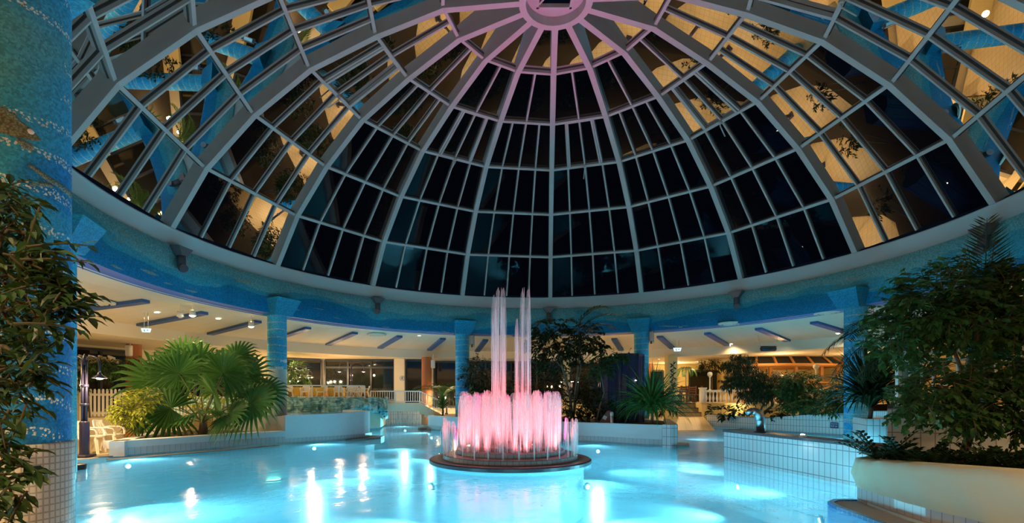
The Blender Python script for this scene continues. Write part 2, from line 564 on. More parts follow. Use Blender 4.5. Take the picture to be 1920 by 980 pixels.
def fishmat(name, col, sc):
    """fish scales laid in glass tesserae"""
    m, nt, b = newmat(name)
    lk = nt.links.new
    tc = N(nt, 'ShaderNodeTexCoord')
    vo = N(nt, 'ShaderNodeTexVoronoi', Scale=sc); lk(tc.outputs['Object'], vo.inputs['Vector'])
    nz = N(nt, 'ShaderNodeTexNoise', Scale=9.0, Detail=2.0); lk(tc.outputs['Object'], nz.inputs['Vector'])
    mr = N(nt, 'ShaderNodeMapRange'); mr.inputs['From Max'].default_value = .75; mr.inputs['To Min'].default_value = 1.5; mr.inputs['To Max'].default_value = .35; lk(vo.outputs['Distance'], mr.inputs['Value'])
    mx = N(nt, 'ShaderNodeMixRGB'); mx.inputs[1].default_value = c4(col); mx.inputs[2].default_value = c4([col[0] * .55, col[1] * .9, col[2] * 1.3]); lk(nz.outputs['Fac'], mx.inputs[0])
    hs = N(nt, 'ShaderNodeHueSaturation'); lk(mr.outputs[0], hs.inputs['Value']); lk(mx.outputs[0], hs.inputs['Color']); lk(hs.outputs[0], b.inputs['Base Color'])
    b.inputs['Roughness'].default_value = .6
    return m


M = {}
M['frame'] = plain('painted_steel', (.44, .47, .46), .5, noise=.06, nscale=3)
M['gasket'] = plain('gasket', (.03, .03, .03), .6)
M['fascia'] = plain('fascia_paint', (.50, .52, .51), .7, noise=.05, nscale=.8)
M['dglass'] = glassmat('roof_glass', (.25, .3, .32), 1.43)
M['frieze'] = mosaic('frieze_mosaic', 1.0, ochre=.55, grain=45)
M['lip'] = plain('blue_edge', (.16, .20, .48), .5)
M['capital'] = mosaic('capital_mosaic', 5.0, ochre=0, top=(.02, .32, .46), low=(.015, .23, .40), mid=(.015, .27, .43), grain=45)
M['shaft'] = mosaic('shaft_mosaic', 2.0, ochre=.6, rings=True, top=(.06, .44, .68), low=(.14, .50, .56), mid=(.03, .30, .58), grain=45, vs=1.6, vr=(-1, 4.5))
M['bigshaft'] = mosaic('near_column_mosaic', 3.0, ochre=0, dots=-.10, top=(.10, .34, .38), low=(.02, .22, .56), mid=(.04, .34, .60), grain=75, vs=1.0, vr=(1.5, 5.2))
M['ceil'] = plain('cream_ceiling', (.80, .74, .60), .8)
M['ceiltile'] = tiles('ceiling_panels', (.80, .74, .60), (.78, .72, .58), (.62, .56, .44), .6, 1.2, .006, .8)
M['cream'] = plain('cream_wall', (.78, .70, .52), .8, noise=.04)
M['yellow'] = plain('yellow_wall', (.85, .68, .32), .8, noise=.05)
M['beam'] = plain('blue_beam', (.04, .12, .34), .5)
M['wtile'] = tiles('white_tiles', (.74, .76, .76), (.70, .73, .74), (.20, .23, .25), .125, .25, .007, .25)
M['wtile_s'] = tiles('small_white_tiles', (.62, .60, .56), (.57, .55, .52), (.33, .31, .29), .038, .045, .005, .35)
M['btile'] = tiles('base_tiles', (.56, .54, .54), (.52, .50, .50), (.30, .29, .29), .13, .30, .006, .3)
M['wtile_l'] = tiles('large_white_tiles', (.72, .73, .72), (.68, .70, .70), (.3, .28, .27), .2, .4, .008, .25)
M['ptile'] = tiles('pool_tiles', (.62, .88, .95), (.60, .86, .94), (.50, .78, .88), .25, .125, .006, .3)
M['deck'] = tiles('deck_tiles', (.66, .52, .30), (.61, .48, .27), (.36, .28, .16), .25, .25, .006, .35, rot=.3)
M['plaster'] = plain('white_plaster', (.74, .74, .74), .85, noise=.05, nscale=2.5, bump=.5)
M['creamplaster'] = plain('cream_plaster', (.70, .64, .46), .85, noise=.05, nscale=2.0, bump=.6)
M['dark'] = plain('dark_stone', (.05, .05, .06), .35)
M['ledge'] = plain('brown_stone', (.20, .17, .15), .4, noise=.15)
M['soil'] = plain('soil', (.035, .026, .018), .95, noise=.4, nscale=20)
M['navy'] = plain('navy_paint', (.02, .025, .10), .4, noise=.3, nscale=6)
M['post'] = plain('navy_lacquer', (.03, .03, .075), .3)
M['white'] = plain('white_plastic', (.82, .80, .74), .4)
M['rail'] = plain('white_lacquer', (.80, .80, .78), .4)
M['steel'] = plain('stainless_steel', (.55, .56, .57), .32, metal=1.0)
M['nozzle'] = plain('grey_zinc', (.12, .13, .15), .4, metal=.5)
M['terracotta'] = plain('terracotta', (.45, .16, .07), .75, noise=.1)
M['winframe'] = plain('dark_window_frame', (.02, .03, .05), .4)
M['wglass'] = plain('night_glass', (.012, .014, .016), .04, spec=.8)
M['wood'] = plain('orange_wood', (.50, .24, .07), .5, noise=.25, nscale=14)
M['dwood'] = plain('dark_wood', (.10, .04, .018), .45, noise=.25, nscale=14)
M['cloth'] = plain('yellow_cloth', (.80, .52, .10), .8)  # cloth yellow, also standing for the warm glow between terrace chairs
M['rock'] = rockmat()
M['fount'] = tiles('fountain_tiles', (.26, .20, .19), (.22, .17, .165), (.10, .08, .08), .12, .12, .006, .35)
M['water'] = watermat('pool_water')
M['jet'] = jetmat('jet_water', .18)
M['jetcore'] = jetmat('jet_core', .34)
M['fall'] = jetmat('falling_water', .40)
M['dbark'] = plain('dark_bark', (.045, .035, .022), .9)
M['bark'] = plain('bark', (.16, .12, .08), .85, noise=.3, nscale=25)
M['fish'] = fishmat('fish_mosaic', (.27, .22, .10), 75)
M['fishfin'] = fishmat('fin_mosaic', (.26, .27, .19), 110)
M['warmlamp'] = emit('warm_lamp', (1.0, .78, .42), 40)
M['spotlamp'] = emit('ceiling_spot', (1.0, .88, .62), 25)
M['poollamp'] = emit('pool_lamp', (.85, .97, 1.0), 25)
M['greenlamp'] = emit('green_lamp', (.75, 1.0, .45), 14)
M['redlamp'] = emit('red_lamp', (1.0, .42, .22), 16)
M['signlamp'] = emit('sign_face', (.75, .95, 1.0), 1.2)
M['signgreen'] = plain('sign_green', (.05, .35, .2), .5)
M['signblue'] = plain('sign_blue', (.015, .03, .12), .4)
M['signwhite'] = plain('sign_white', (.75, .75, .78), .5)
M['globe'] = plain('frosted_globe', (.8, .78, .7), .3)
M['bluetile'] = tiles('blue_edge_tiles', (.02, .12, .40), (.03, .16, .46), (.15, .25, .4), .1, .1, .005, .2)
M['orange'] = plain('orange_plastic', (.75, .20, .04), .5)
M['sand'] = plain('grey_sand_floor', (.40, .36, .34), .8, noise=.15, nscale=15)
M['leaf_ficus'] = leafmat('ficus_leaf', (.012, .034, .008), (.028, .068, .015))
M['leaf_fig'] = leafmat('fig_leaf', (.035, .10, .022), (.08, .19, .045))
M['leaf_dark'] = leafmat('dark_leaf', (.010, .030, .010), (.025, .055, .016), .15, .35)
M['leaf_mid'] = leafmat('mid_leaf', (.025, .075, .018), (.055, .13, .03))
M['leaf_palm'] = leafmat('fan_palm_leaf', (.032, .115, .020), (.075, .19, .04), .35)
M['leaf_lime_lit'] = leafmat('lamplit_lime_leaf', (.22, .28, .02), (.42, .46, .05), .4)  # yellow-green leaves, colour raised to carry the lamp light on them
M['leaf_yucca'] = leafmat('strap_leaf', (.045, .13, .022), (.085, .20, .045), .2)
M['leaf_dry'] = leafmat('dry_leaf', (.25, .20, .08), (.40, .33, .14), .3)
M['stem'] = plain('green_stem', (.10, .13, .04), .6)


# ------------------------------------------------------------------ lights
def point(loc, power, col, rad=.05, name='lamp_light', parent=None):
    d = bpy.data.lights.new(name, 'POINT'); d.energy = power; d.color = col; d.shadow_soft_size = rad
    o = bpy.data.objects.new(name, d); COL.objects.link(o); o.location = loc
    return o


def spot(loc, target, power, col, ang=100, blend=.6, rad=.05, name='spot_light'):
    d = bpy.data.lights.new(name, 'SPOT'); d.energy = power; d.color = col; d.shadow_soft_size = rad
    d.spot_size = R_(ang); d.spot_blend = blend
    o = bpy.data.objects.new(name, d); COL.objects.link(o); o.location = loc
    o.rotation_euler = (Vector(target) - Vector(loc)).to_track_quat('-Z', 'Y').to_euler()
    return o
# ================================================================== STRUCTURE
# ---- dome
RN = [0.9, 2.81, 4.53, 6.26, 7.75, 9.06, 10.0]
ZN = [11.14, 11.10, 10.53, 9.78, 8.68, 7.35, 5.845]
NODE = list(zip(RN, ZN))
OUT = []
for i in range(7):
    a = NODE[max(0, i - 1)]; b = NODE[min(6, i + 1)]
    d = Vector((b[0] - a[0], b[1] - a[1])).normalized()
    OUT.append(Vector((-d.y, d.x)) if True else None)
OUT[0] = Vector((0, 1)); OUT[1] = Vector((.12, 1)).normalized()
OUT[6] = Vector((.85, .5)).normalized()


def off(i, d):
    return (NODE[i][0] + OUT[i].x * d, NODE[i][1] + OUT[i].y * d)


def bayp(rz, deg):          # local point: bearing measured clockwise from +Y about the dome axis
    a = R_(deg); return Vector((rz[0] * math.sin(a), rz[0] * math.cos(a), rz[1]))


dome_c = (DX, DY, 0)
mb = MB()
W2 = .085
for i in range(6):
    vs = []
    for k in (i, i + 1):
        for d in (0.0, .23):
            r, z = off(k, d + (.30 if k == 0 and d else 0))
            vs += [Vector((-W2, r, z)), Vector((W2, r, z))]
    # order: k0 d0 (l,r), k0 d1 (l,r), k1 d0, k1 d1
    mb.add(vs, [(0, 4, 5, 1), (2, 3, 7, 6), (0, 2, 6, 4), (1, 5, 7, 3)])
rib_me = None
for i in range(16):
    if rib_me is None:
        o = mb.build('dome_rib', M['frame'], local=True); rib_me = o
    else:
        o = rib_me.copy(); COL.objects.link(o)
    o.location = dome_c
    o.rotation_euler = (0, 0, -R_(TH0 + 22.5 * i))
    o['kind'] = 'structure'; o['label'] = 'curved white steel rib of the glass dome'; o['group'] = 'dome ribs'

GL = .17      # glass plane depth behind rib face
NM = [0, 1, 3, 3, 3, 3]
H2 = 11.25


def bay_mesh(vent):
    """one bay of glazing between two ribs, bearing 0 at its middle"""
    out = []
    for t in range(6):
        # pane
        pb = MB()
        g0 = GL + (.32 if t == 0 else 0)
        ps = [bayp(off(t, g0), -H2), bayp(off(t, g0), H2), bayp(off(t + 1, GL), H2), bayp(off(t + 1, GL), -H2)]
        pb.add(ps, [(0, 1, 2, 3)])
        out.append(('pane', pb, M['dglass']))
        # purlin at the lower node
        if t < 5:
            q = MB()
            dn = (Vector(NODE[t + 2]) - Vector(NODE[t])).normalized() if t < 5 else None
            a0, a1 = bayp(off(t + 1, .06), -H2), bayp(off(t + 1, .06), H2)
            b0, b1 = bayp(off(t + 1, GL - .005), -H2), bayp(off(t + 1, GL - .005), H2)
            up = (bayp(off(t + 1, 1.0), 0) - bayp(off(t + 1, 0), 0))
            mid0 = (a0 + b0) / 2; mid1 = (a1 + b1) / 2
            q.bar(mid0, mid1, .085, GL - .065, up=up)
            q.bar(b0, b1, .13, .03, up=up, mi=1)
            out.append(('purlin', q, [M['frame'], M['gasket']]))
        n = NM[t]
        for k in range(n):
            f = (k + 1) / (n + 1)
            q = MB()
            wid = .05
            top = ps[0].lerp(ps[1], f); bot = ps[3].lerp(ps[2], f)
            nrm = (ps[1] - ps[0]).cross(ps[3] - ps[0]).normalized()
            if nrm.z < 0: nrm = -nrm
            dpt = .085
            q.bar(top - nrm * dpt / 2, bot - nrm * dpt / 2, wid, dpt - .01, up=nrm)
            q.bar(top - nrm * .01, bot - nrm * .01, wid + .05, .02, up=nrm, mi=1)
            out.append(('mullion', q, [M['frame'], M['gasket']]))
        if vent and t == 2:
            q = MB()
            nrm = (ps[1] - ps[0]).cross(ps[3] - ps[0]).normalized()
            if nrm.z < 0: nrm = -nrm
            A = [ps[0].lerp(ps[1], .27), ps[0].lerp(ps[1], .73), ps[3].lerp(ps[2], .73), ps[3].lerp(ps[2], .27)]
            cen = sum(A, Vector()) / 4
            A = [p.lerp(cen, .04) - nrm * .06 for p in A]
            for e in range(4):
                q.bar(A[e], A[(e + 1) % 4], .06, .10, up=nrm)
            out.append(('vent_sash', q, M['frame']))
            h = MB()
            m0 = (A[2] + A[3]) / 2 - nrm * .08
            dirn = (ps[3] - ps[0]).normalized()
            h.tube([m0 - dirn * .05, m0 - nrm * .10 + dirn * .05, m0 - nrm * .16 + dirn * .42], .018, 6)
            h.bbox(m0, (.10, .10, .10), .02)
            out.append(('vent_actuator', h, M['frame']))
    return out


protos = {}
for i in range(16):
    vent = i % 2 == 0
    root = thing('window_%d' % (i + 1), None, None, dome_c, -R_(TH0 + 22.5 * i + H2), kind='structure')
    root['label'] = 'tall bay of dark dome glazing between two white ribs'; root['group'] = 'dome glazing bays'
    if vent not in protos:
        protos[vent] = [q.build(n, m_, root, local=True) for n, q, m_ in bay_mesh(vent)]
    else:
        for src in protos[vent]:
            c = src.copy(); COL.objects.link(c); c.parent = root

# oculus ring
root = thing('dome_crown_ring', 'pale round crown ring at the top of the glass dome', 'dome ring', dome_c, kind='structure')
q = MB(); q.lathe([(.74, 11.34), (.74, 11.10), (.91, 11.10), (.91, 11.52)], n=32, smooth=False)
q.build('ring', M['frame'], root, local=True)
q = MB()
q.lathe([(.74, 11.34), (.58, 11.34)], n=32, smooth=False)
for sx in (-1, 1):
    q.box((sx * .43, 0, 11.36), (.08, .9, .10)); q.box((0, sx * .43, 11.36), (.9, .08, .10))
    q.box((sx * .53, 0, 11.37), (.2, 1.1, .05)); q.box((0, sx * .53, 11.37), (1.1, .2, .05))
q.bar((-.42, -.42, 11.38), (.42, .42, 11.75), .05); q.bar((-.42, .42, 11.38), (.42, -.42, 11.75), .05)
q.build('skylight_frame', M['frame'], root, local=True)
q = MB(); q.box((0, 0, 11.8), (1.2, 1.2, .02)); q.build('skylight_pane', M['dglass'], root, local=True)

# fascia, frieze, underside
q = MB(); q.lathe([(10.07, 5.36), (10.07, 5.80), (10.02, 5.82), (10.02, 5.86), (10.5, 5.90)], dome_c, n=128); struct('trim_1', q, M['fascia'], 'plain grey fascia band under the dome glass')
q = MB(); q.lathe([(10.0, 4.2), (10.0, 5.37), (10.07, 5.38)], dome_c, n=128); struct('trim_2', q, M['frieze'], 'blue mosaic frieze with painted waves round the pool')
q = MB(); q.lathe([(10.46, 4.16), (10.46, 4.2), (10.0, 4.2)], dome_c, n=128); struct('trim_3', q, M['lip'], 'violet blue underside of the mosaic frieze')
# ceilings
q = MB(); q.lathe([(10.4, 4.19), (11.3, 4.16)], dome_c, n=96); q.lathe([(14.6, 3.86), (14.72, 3.62), (14.8, 3.45)], dome_c, n=96)
struct('trim_4', q, M['ceil'], 'cream plastered ceiling step')
q = MB(); q.lathe([(11.3, 4.16), (14.6, 3.86)], dome_c, n=96); struct('ceiling', q, M['ceiltile'], 'cream panel ceiling round the dome')
q = MB(); q.lathe([(14.8, 3.45), (27.0, 3.47)], dome_c, n=96); struct('ceiling_soffit', q, M['ceil'], 'lower cream ceiling above the terraces')

# ceiling beams
for k in range(-8, 9):
    d = 10.1 * k - .6
    if k == 8 or abs(d - 9.5) < 1: pass
    q = MB(); q.bar(pol(11.45, d, 4.10), pol(14.35, d, 3.84), .26, .09)
    o = q.build('ceiling_beam', M['beam']); o['kind'] = 'structure'; o['label'] = 'short dark blue radial beam on the cream ceiling'; o['group'] = 'ceiling beams'

# ---- pool outline (seen from above, clockwise from the near edge)
LPLA = smooth_path([(-9.27, 11.74), (-8.49, 12.96), (-7.7, 14.3), (-6.74, 15.45)])
LPLB = smooth_path([(-6.74, 15.45), (-5.94, 16.2), (-5.3, 16.85), (-4.86, 17.6)])
LPL = LPLA + LPLB[1:]
CPL0 = [(-3.45, 23.3), (-3.35, 22.6), (-2.6, 21.4), (-1.2, 19.9), (0.0, 18.7), (1.1, 17.5), (2.2, 16.5), (3.3, 15.75), (4.2, 15.0), (4.87, 14.6)]
CPL = smooth_path(CPL0)
SW = [(9.96, 24.2), (10.7, 22.6), (11.3, 21.3), (11.85, 20.25), (12.75, 18.6), (12.95, 17.3)]
POOL = [(0.0, 3.0), (-1.8, 3.0), (-3.4, 4.2), (-5.6, 6.0), (-8.2, 8.6), (-9.75, 10.6), (-9.62, 11.2)] + LPL + \
       [(-4.72, 18.3), (-5.4, 19.4), (-6.3, 21.0), (-6.7, 23.5), (-6.7, 27.0), (-3.2, 27.0)] + CPL + \
       [(5.15, 14.75), (5.3, 15.3), (5.9, 17.5), (6.8, 20.5), (7.2, 22.6), (7.3, 23.6)] + SW + \
       [(12.0, 14.2), (9.6, 12.1), (6.75, 8.7), (6.4, 8.1), (5.4, 7.45), (4.98, 7.0), (4.85, 6.6), (4.72, 5.8), (4.75, 4.9), (4.2, 3.6), (2.0, 3.0)]
FLOORZ = -1.15
q = MB(); q.poly(POOL, FLOORZ); struct('floor_pool', q, M['ptile'], 'pale blue tiled pool floor under water')
q = MB(); q.wall(POOL, FLOORZ, 0.0, closed=True); struct('wall_pool', q, M['ptile'], 'pale blue tiled pool wall under water')
q = MB(); q.poly(POOL, WATER); struct('pool_water', q, M['water'], 'calm bright turquoise pool water lit from below')
OUTER = [(-24, -9), (24, -9), (26, 12), (24, 36), (-12, 36), (-24, 24)]
q = MB(); q.poly(OUTER, 0.0, holes=[POOL]); struct('floor', q, M['deck'], 'warm beige tiled pool deck')

# outer walls
WL = [(-18.5, -8), (-19.2, 3), (-18.6, 10), (-17.6, 17), (-15.4, 21.6), (-12.2, 25.2), (-9.6, 26.7), (-3.0, 26.95), (3.5, 27.1), (7.0, 27.6), (8.2, 31.8)]
WR = [(8.2, 31.8), (14, 32), (19, 29), (22.3, 22), (23, 12), (22.4, 2), (20.5, -8)]
q = MB(); q.wall(WL, 0, 3.5, th=.2); struct('wall_back', q, M['cream'], 'cream outer wall behind the terrace')
q = MB(); q.wall(WR, 0, 3.6, th=.2); struct('wall_right', q, M['yellow'], 'warm yellow wall behind the bar')
q = MB(); q.wall([(20.5, -8), (-18.5, -8)], 0, 3.5, th=.2); struct('wall_front', q, M['cream'])

# dark night windows set in the outer wall
wn = [20]


def window(a, b, z0, z1, nm, label, hbar=None):
    a = Vector((a[0], a[1], 0)); b = Vector((b[0], b[1], 0))
    d = (b - a).normalized(); n_ = Vector((d.y, -d.x, 0))
    wn[0] += 1
    root = thing('window_%d' % wn[0], label, None, tuple((a + b) / 2 + n_ * .03), kind='structure')
    q = MB(); o = n_ * .05
    q.plate([a + o + Vector((0, 0, z0)), b + o + Vector((0, 0, z0)), b + o + Vector((0, 0, z1)), a + o + Vector((0, 0, z1))], .02, -n_)
    q.build('pane', M['wglass'], root)
    q = MB(); o = n_ * .08
    for k in range(nm + 1):
        p = a.lerp(b, k / nm) + o
        q.bar(p + Vector((0, 0, z0)), p + Vector((0, 0, z1)), .09, .10, up=n_)
    for z in [z0, z1] + ([hbar] if hbar else []):
        q.bar(a + o + Vector((0, 0, z)), b + o + Vector((0, 0, z)), .07, .10)
    q.build('window_frame', M['winframe'], root)


window((-18.5, 11), (-17.7, 16.6), .9, 3.3, 4, 'dark ribbon window above the white picket fence')
window((-17.3, 17.6), (-15.6, 21.2), .9, 3.3, 3, 'dark ribbon window behind the fan palm')
window((-15.1, 22.0), (-12.4, 25.0), 1.35, 3.35, 3, 'dark window left of the terrace lamps')
window((-11.9, 25.35), (-9.7, 26.6), 1.35, 3.38, 1, 'dark terrace window at the bend of the wall')
window((-9.5, 26.7), (-5.85, 26.85), 1.35, 3.38, 3, 'large dark terrace window behind the white chairs', 3.0)
window((-5.2, 26.88), (-4.2, 26.92), 1.0, 3.38, 1, 'narrow dark window beside the terracotta pillar')
window((-3.7, 26.93), (3.2, 27.08), .9, 3.3, 5, 'dark windows behind the planting')
window((3.7, 27.12), (6.8, 27.55), .9, 3.2, 2, 'dark windows behind the navy tower')
window((8.6, 31.82), (10.2, 31.87), 1.15, 3.1, 1, 'dark window left of the yellow back wall')
window((11.9, 31.95), (13.6, 31.99), 1.15, 3.1, 1, 'dark window right of the yellow back wall')

# ---- mosaic columns
COLS = {-7: 'near', -5: 'the second column from the left', -3: 'by the fan palm', -1: 'left of the fountain top', 1: 'behind the navy tower', 3: 'right, beside the bar'}
CLAB = {-7: 'huge blue mosaic column with fish and pale pebble bands in the near left corner', -5: 'blue mosaic column half hidden behind the near column', -3: 'blue mosaic column with white fish standing by the fan palm',
        -1: 'blue mosaic column rising left of the fountain jets', 1: 'blue mosaic column rising behind the navy tower', 3: 'blue mosaic column between bar and tree on the right'}
for k in (-7, -5, -3, -1, 1, 3):
    th = TH0 + 22.5 * k
    c = pol(10.05, th, 0)
    root = thing('column', CLAB[k], 'column', tuple(c), kind='structure')
    near = k == -7
    z0 = 1.09 if near else (.9 if k == -3 else 0.0)
    q = MB(); q.lathe([(.292 if near else .305, z0), (.292 if near else .305, 4.25)], c, n=48, uvr=.305)
    # re-base UV v to height
    q.uv = [[(u, v + z0) for u, v in f] for f in q.uv]
    q.build('shaft', M['bigshaft'] if near else M['shaft'], root)
    if near:
        q = MB(); q.lathe([(.312, FLOORZ), (.312, 1.08), (.308, 1.095), (.28, 1.10)], c, n=64, uvr=.335); q.build('plinth', M['wtile_s'], root)
    elif k == -3:
        q = MB(); q.lathe([(.31, 0), (.31, 2.35)], c, n=48, uvr=.31); q.build('plinth', plain('pale_mosaic', (.55, .62, .55), .5, noise=.3, nscale=60), root)
        # painted white fish on the shaft
        q = MB()
        for fz, du, s_ in ((2.62, -.05, .16), (2.38, .12, .13)):
            rows = [(-1, .0), (-.7, .30), (-.2, .38), (.3, .28), (.65, .08), (1.0, .30)]
            vs = []
            for t, hh in rows:
                a = R_(th + 180) + (du + t * s_) / .31
                for sg in (-1, 1):
                    vs.append(Vector((c.x + .316 * math.sin(a), c.y + .316 * math.cos(a), fz + sg * hh * s_)))
            q.add(vs, [(2 * i, 2 * i + 2, 2 * i + 3, 2 * i + 1) for i in range(len(rows) - 1)])
        q.build('painted_fish', M['signwhite'], root)
    # capital: tapered block leaning into the hall
    d = (Vector((DX, DY, 0)) - Vector((c.x, c.y, 0))).normalized(); x = Vector((-d.y, d.x, 0))
    q = MB()
    vs = []; U = []
    for z, hw, fr, bk in ((4.14, .34, .31, -.25), (4.68, .47, .62, -.25)):
        for sx, sy in ((-1, fr), (1, fr), (1, bk), (-1, bk)):
            vs.append(Vector((c.x, c.y, z)) + x * sx * hw + d * sy)
    fs = [(0, 1, 5, 4), (1, 2, 6, 5), (2, 3, 7, 6), (3, 0, 4, 7), (4, 5, 6, 7), (3, 2, 1, 0)]
    q.add(vs, fs, [[(0, 0), (.7, 0), (.8, .6), (-.1, .6)]] * 6)
    q.build('capital', M['capital'], root)
    if near:
        # mosaic fishes inlaid on the near column (two: one facing right, one tail)
        def fishpatch(u0, z0_, s_, rows, mat, nm, tilt=0.0):
            q = MB(); vs = []
            steps = len(rows)
            NV = 6
            for t, lo, hi in rows:
                for j in range(NV + 1):
                    v = lerp(lo, hi, j / NV)
                    uu = u0 + s_ * t
                    zz = z0_ + s_ * v + tilt * s_ * t
                    a = uu / .305
                    bul = .004 + .010 * (1 - (2 * j / NV - 1) ** 2)
                    vs.append(Vector((c.x + (.292 + bul) * math.sin(a), c.y + (.292 + bul) * math.cos(a), zz)))
            F = []
            for i in range(steps - 1):
                for j in range(NV):
                    F.append((i * (NV + 1) + j, (i + 1) * (NV + 1) + j, (i + 1) * (NV + 1) + j + 1, i * (NV + 1) + j + 1))
            q.add(vs, F, smooth=True)
            return q.build(nm, mat, root)
        def ua(px, py):      # arc position (clockwise bearing * radius) of the shaft point seen at a pixel
            dx_, dy_ = (px - CX) / FPX, 1.0
            A_ = dx_ * dx_ + 1; B_ = -2 * (dx_ * c.x + c.y); C_ = c.x ** 2 + c.y ** 2 - .305 ** 2
            t = (-B_ - math.sqrt(max(0, B_ * B_ - 4 * A_ * C_))) / (2 * A_)
            p = Vector((dx_ * t - c.x, t - c.y))
            return (math.atan2(p.x, p.y) % (2 * math.pi)) * .305, EYE + (HOR - py) / FPX * t
        ua1, za1 = ua(62, 252)
        body = [(-4.2, -.5, .5), (-3.9, -.2, .2), (-3.3, -.24, .28), (-2.6, -.45, .5), (-2.0, -.56, .62), (-1.4, -.60, .62), (-.9, -.55, .55), (-.45, -.46, .44), (-.1, -.36, .32), (.12, -.27, .20), (.26, -.2, .09), (.34, -.12, -.02)]
        sgn = -1.0   # bearing runs clockwise, so picture-right is a smaller bearing on the face turned to the camera
        fishpatch(ua1, za1, .115, [(sgn * t, lo, hi) for t, lo, hi in body], M['fish'], 'mosaic_fish', 0.18)
        fishpatch(ua1 + .08, za1 + .07, .115, [(sgn * t, lo, hi) for t, lo, hi in ((-1.6, 0, .1), (-1.45, 0, .42), (-1.3, -.02, .22), (-1.1, -.02, .5), (-.95, -.03, .28), (-.75, -.04, .5), (-.6, -.05, .27), (-.4, -.08, .42), (-.25, -.1, .18), (-.05, -.14, .3), (.1, -.18, .06), (.4, -.28, -.1))], M['fishfin'], 'mosaic_fish_fin', .3)
        fishpatch(ua1 + .04, za1 - .06, .10, [(sgn * t, lo, hi) for t, lo, hi in ((-.4, -.1, .1), (0, -.45, .1), (.4, -.5, 0))], M['fishfin'], 'mosaic_fish_fin')
        fishpatch(ua1 + .012, za1 + .012, .018, [(sgn * t, -math.sqrt(max(0, 1 - t * t)), math.sqrt(max(0, 1 - t * t))) for t in (-1, -.7, -.3, 0, .3, .7, 1)], M['signwhite'], 'mosaic_fish_eye').scale = (1.04, 1.04, 1)
        ua2, za2 = ua(100, 338)
        fishpatch(ua2, za2, .115, [(sgn * t, lo, hi) for t, lo, hi in ((-1.15, .35, .52), (-.8, .12, .42), (-.4, -.1, .26), (-.1, -.2, .16), (.3, -.24, .1), (1.0, -.40, .02), (1.5, -.5, .0))], M['fishfin'], 'mosaic_fish_tail')
        fishpatch(ua2, za2 - .03, .115, [(sgn * t, lo, hi) for t, lo, hi in ((-1.1, -.5, -.34), (-.7, -.34, -.05), (-.3, -.22, .02), (0, -.2, .05))], M['fishfin'], 'mosaic_fish_tail')

# ---- left planter (low front part and taller rendered end)
q = MB()
pts = LPLA
q.wall(pts, WATER - .02, .19, th=0); struct('baseboard_left', q, M['btile'], 'tile band along the foot of the left planter')


def planter_wall(name, pts, z1, mat, th=.35, z0=.19, lean=0.0):
    q = MB(); q.wall(pts, z0, z1, th=th); return struct(name, q, M[mat])


o = planter_wall('planter_low_wall', LPLA, .36, 'plaster'); o['label'] = 'low white rendered planter wall in front of the fan palm'
q = MB(); q.wall([LPL[0], (-9.9, 13.3), (-10.7, 15.2)], 0, .36, th=-.3); struct('planter_end_wall', q, M['plaster'], 'white left end of the low planter')
# tall part
TALL = smooth_path(LPLB + [(-4.80, 18.0), (-5.0, 18.5), (-5.45, 19.2), (-6.2, 20.2)], 2)
q = MB(); q.wall(LPLB + [(-4.76, 18.1)], WATER - .02, .13); struct('baseboard_tall_planter', q, M['btile'], 'tile band along the foot of the tall white basin wall')
q = MB(); q.wall(TALL, .13, [lerp(.83, .905, min(1, i / 30)) for i in range(len(TALL))], th=.30, smooth=False); struct('basin_wall', q, M['plaster'], 'tall curved white rendered basin wall')
q = MB(); q.wall([(-6.74, 15.45), (-7.2, 15.9), (-8.4, 16.4), (-10.0, 17.2)], .2, [.83, .80, .74, .70], th=-.25); struct('basin_side_wall', q, M['plaster'], 'grey white basin wall behind the palm')
q = MB(); q.poly([(-6.7, 15.8), (-5.3, 17.1), (-4.95, 18.1), (-6.3, 20.4), (-9.5, 20.0), (-9.8, 17.3)], .80); struct('basin_water', q, M['water'], 'thin strip of water in the raised basin')
q = MB(); q.poly([(-6.7, 15.8), (-5.3, 17.1), (-4.95, 18.1), (-6.3, 20.4), (-9.5, 20.0), (-9.8, 17.3)], .55); struct('floor_basin', q, M['ptile'])
q = MB(); q.poly(LPLA + [(-8.4, 16.4), (-10.2, 17.2), (-10.7, 15.2), (-9.9, 13.3)], .29); struct('planter_soil', q, M['soil'], 'dark soil in the left planter')
# dark foot ledge at the end of the tall wall
q = MB(); q.prism([(-5.3, 16.8), (-4.7, 17.2), (-4.38, 17.9), (-4.4, 18.5), (-4.8, 18.6), (-4.9, 17.8)], -.25, -.02); struct('trim_5', q, M['ledge'], 'dark stone ledge round the end of the basin wall')
q = MB(); q.prism([(-9.1, 11.85), (-9.4, 11.6), (-9.9, 11.9), (-9.6, 12.2)], 0.0, .025); struct('trim_6', q, M['ledge'])
for (a, b) in (((-9.25, 11.6), (-8.4, 12.8)), ((-8.4, 12.8), (-6.9, 15.0))):
    q = MB(); q.bar((a[0] + .15, a[1] - .1, -.035), (b[0] + .15, b[1] - .1, -.035), .28, .02); struct('trim_7', q, M['ledge'])

# ---- terrace at the back left: slab, rock face
TER = [(-13.9, 20.4), (-12.9, 19.35), (-11.4, 20.0), (-9.5, 21.2), (-7.4, 21.9), (-6.0, 22.4), (-5.7, 23.2), (-6.2, 26.75), (-9.6, 26.65), (-12.2, 25.1), (-14.7, 22.2)]
q = MB(); q.wall(TER, 0.0, 1.335, closed=True); struct('wall_terrace', q, M['cream'], 'cream side of the raised terrace')
q = MB(); q.poly(TER, 1.34); struct('floor_terrace', q, M['deck'], 'raised terrace floor behind the rock face')
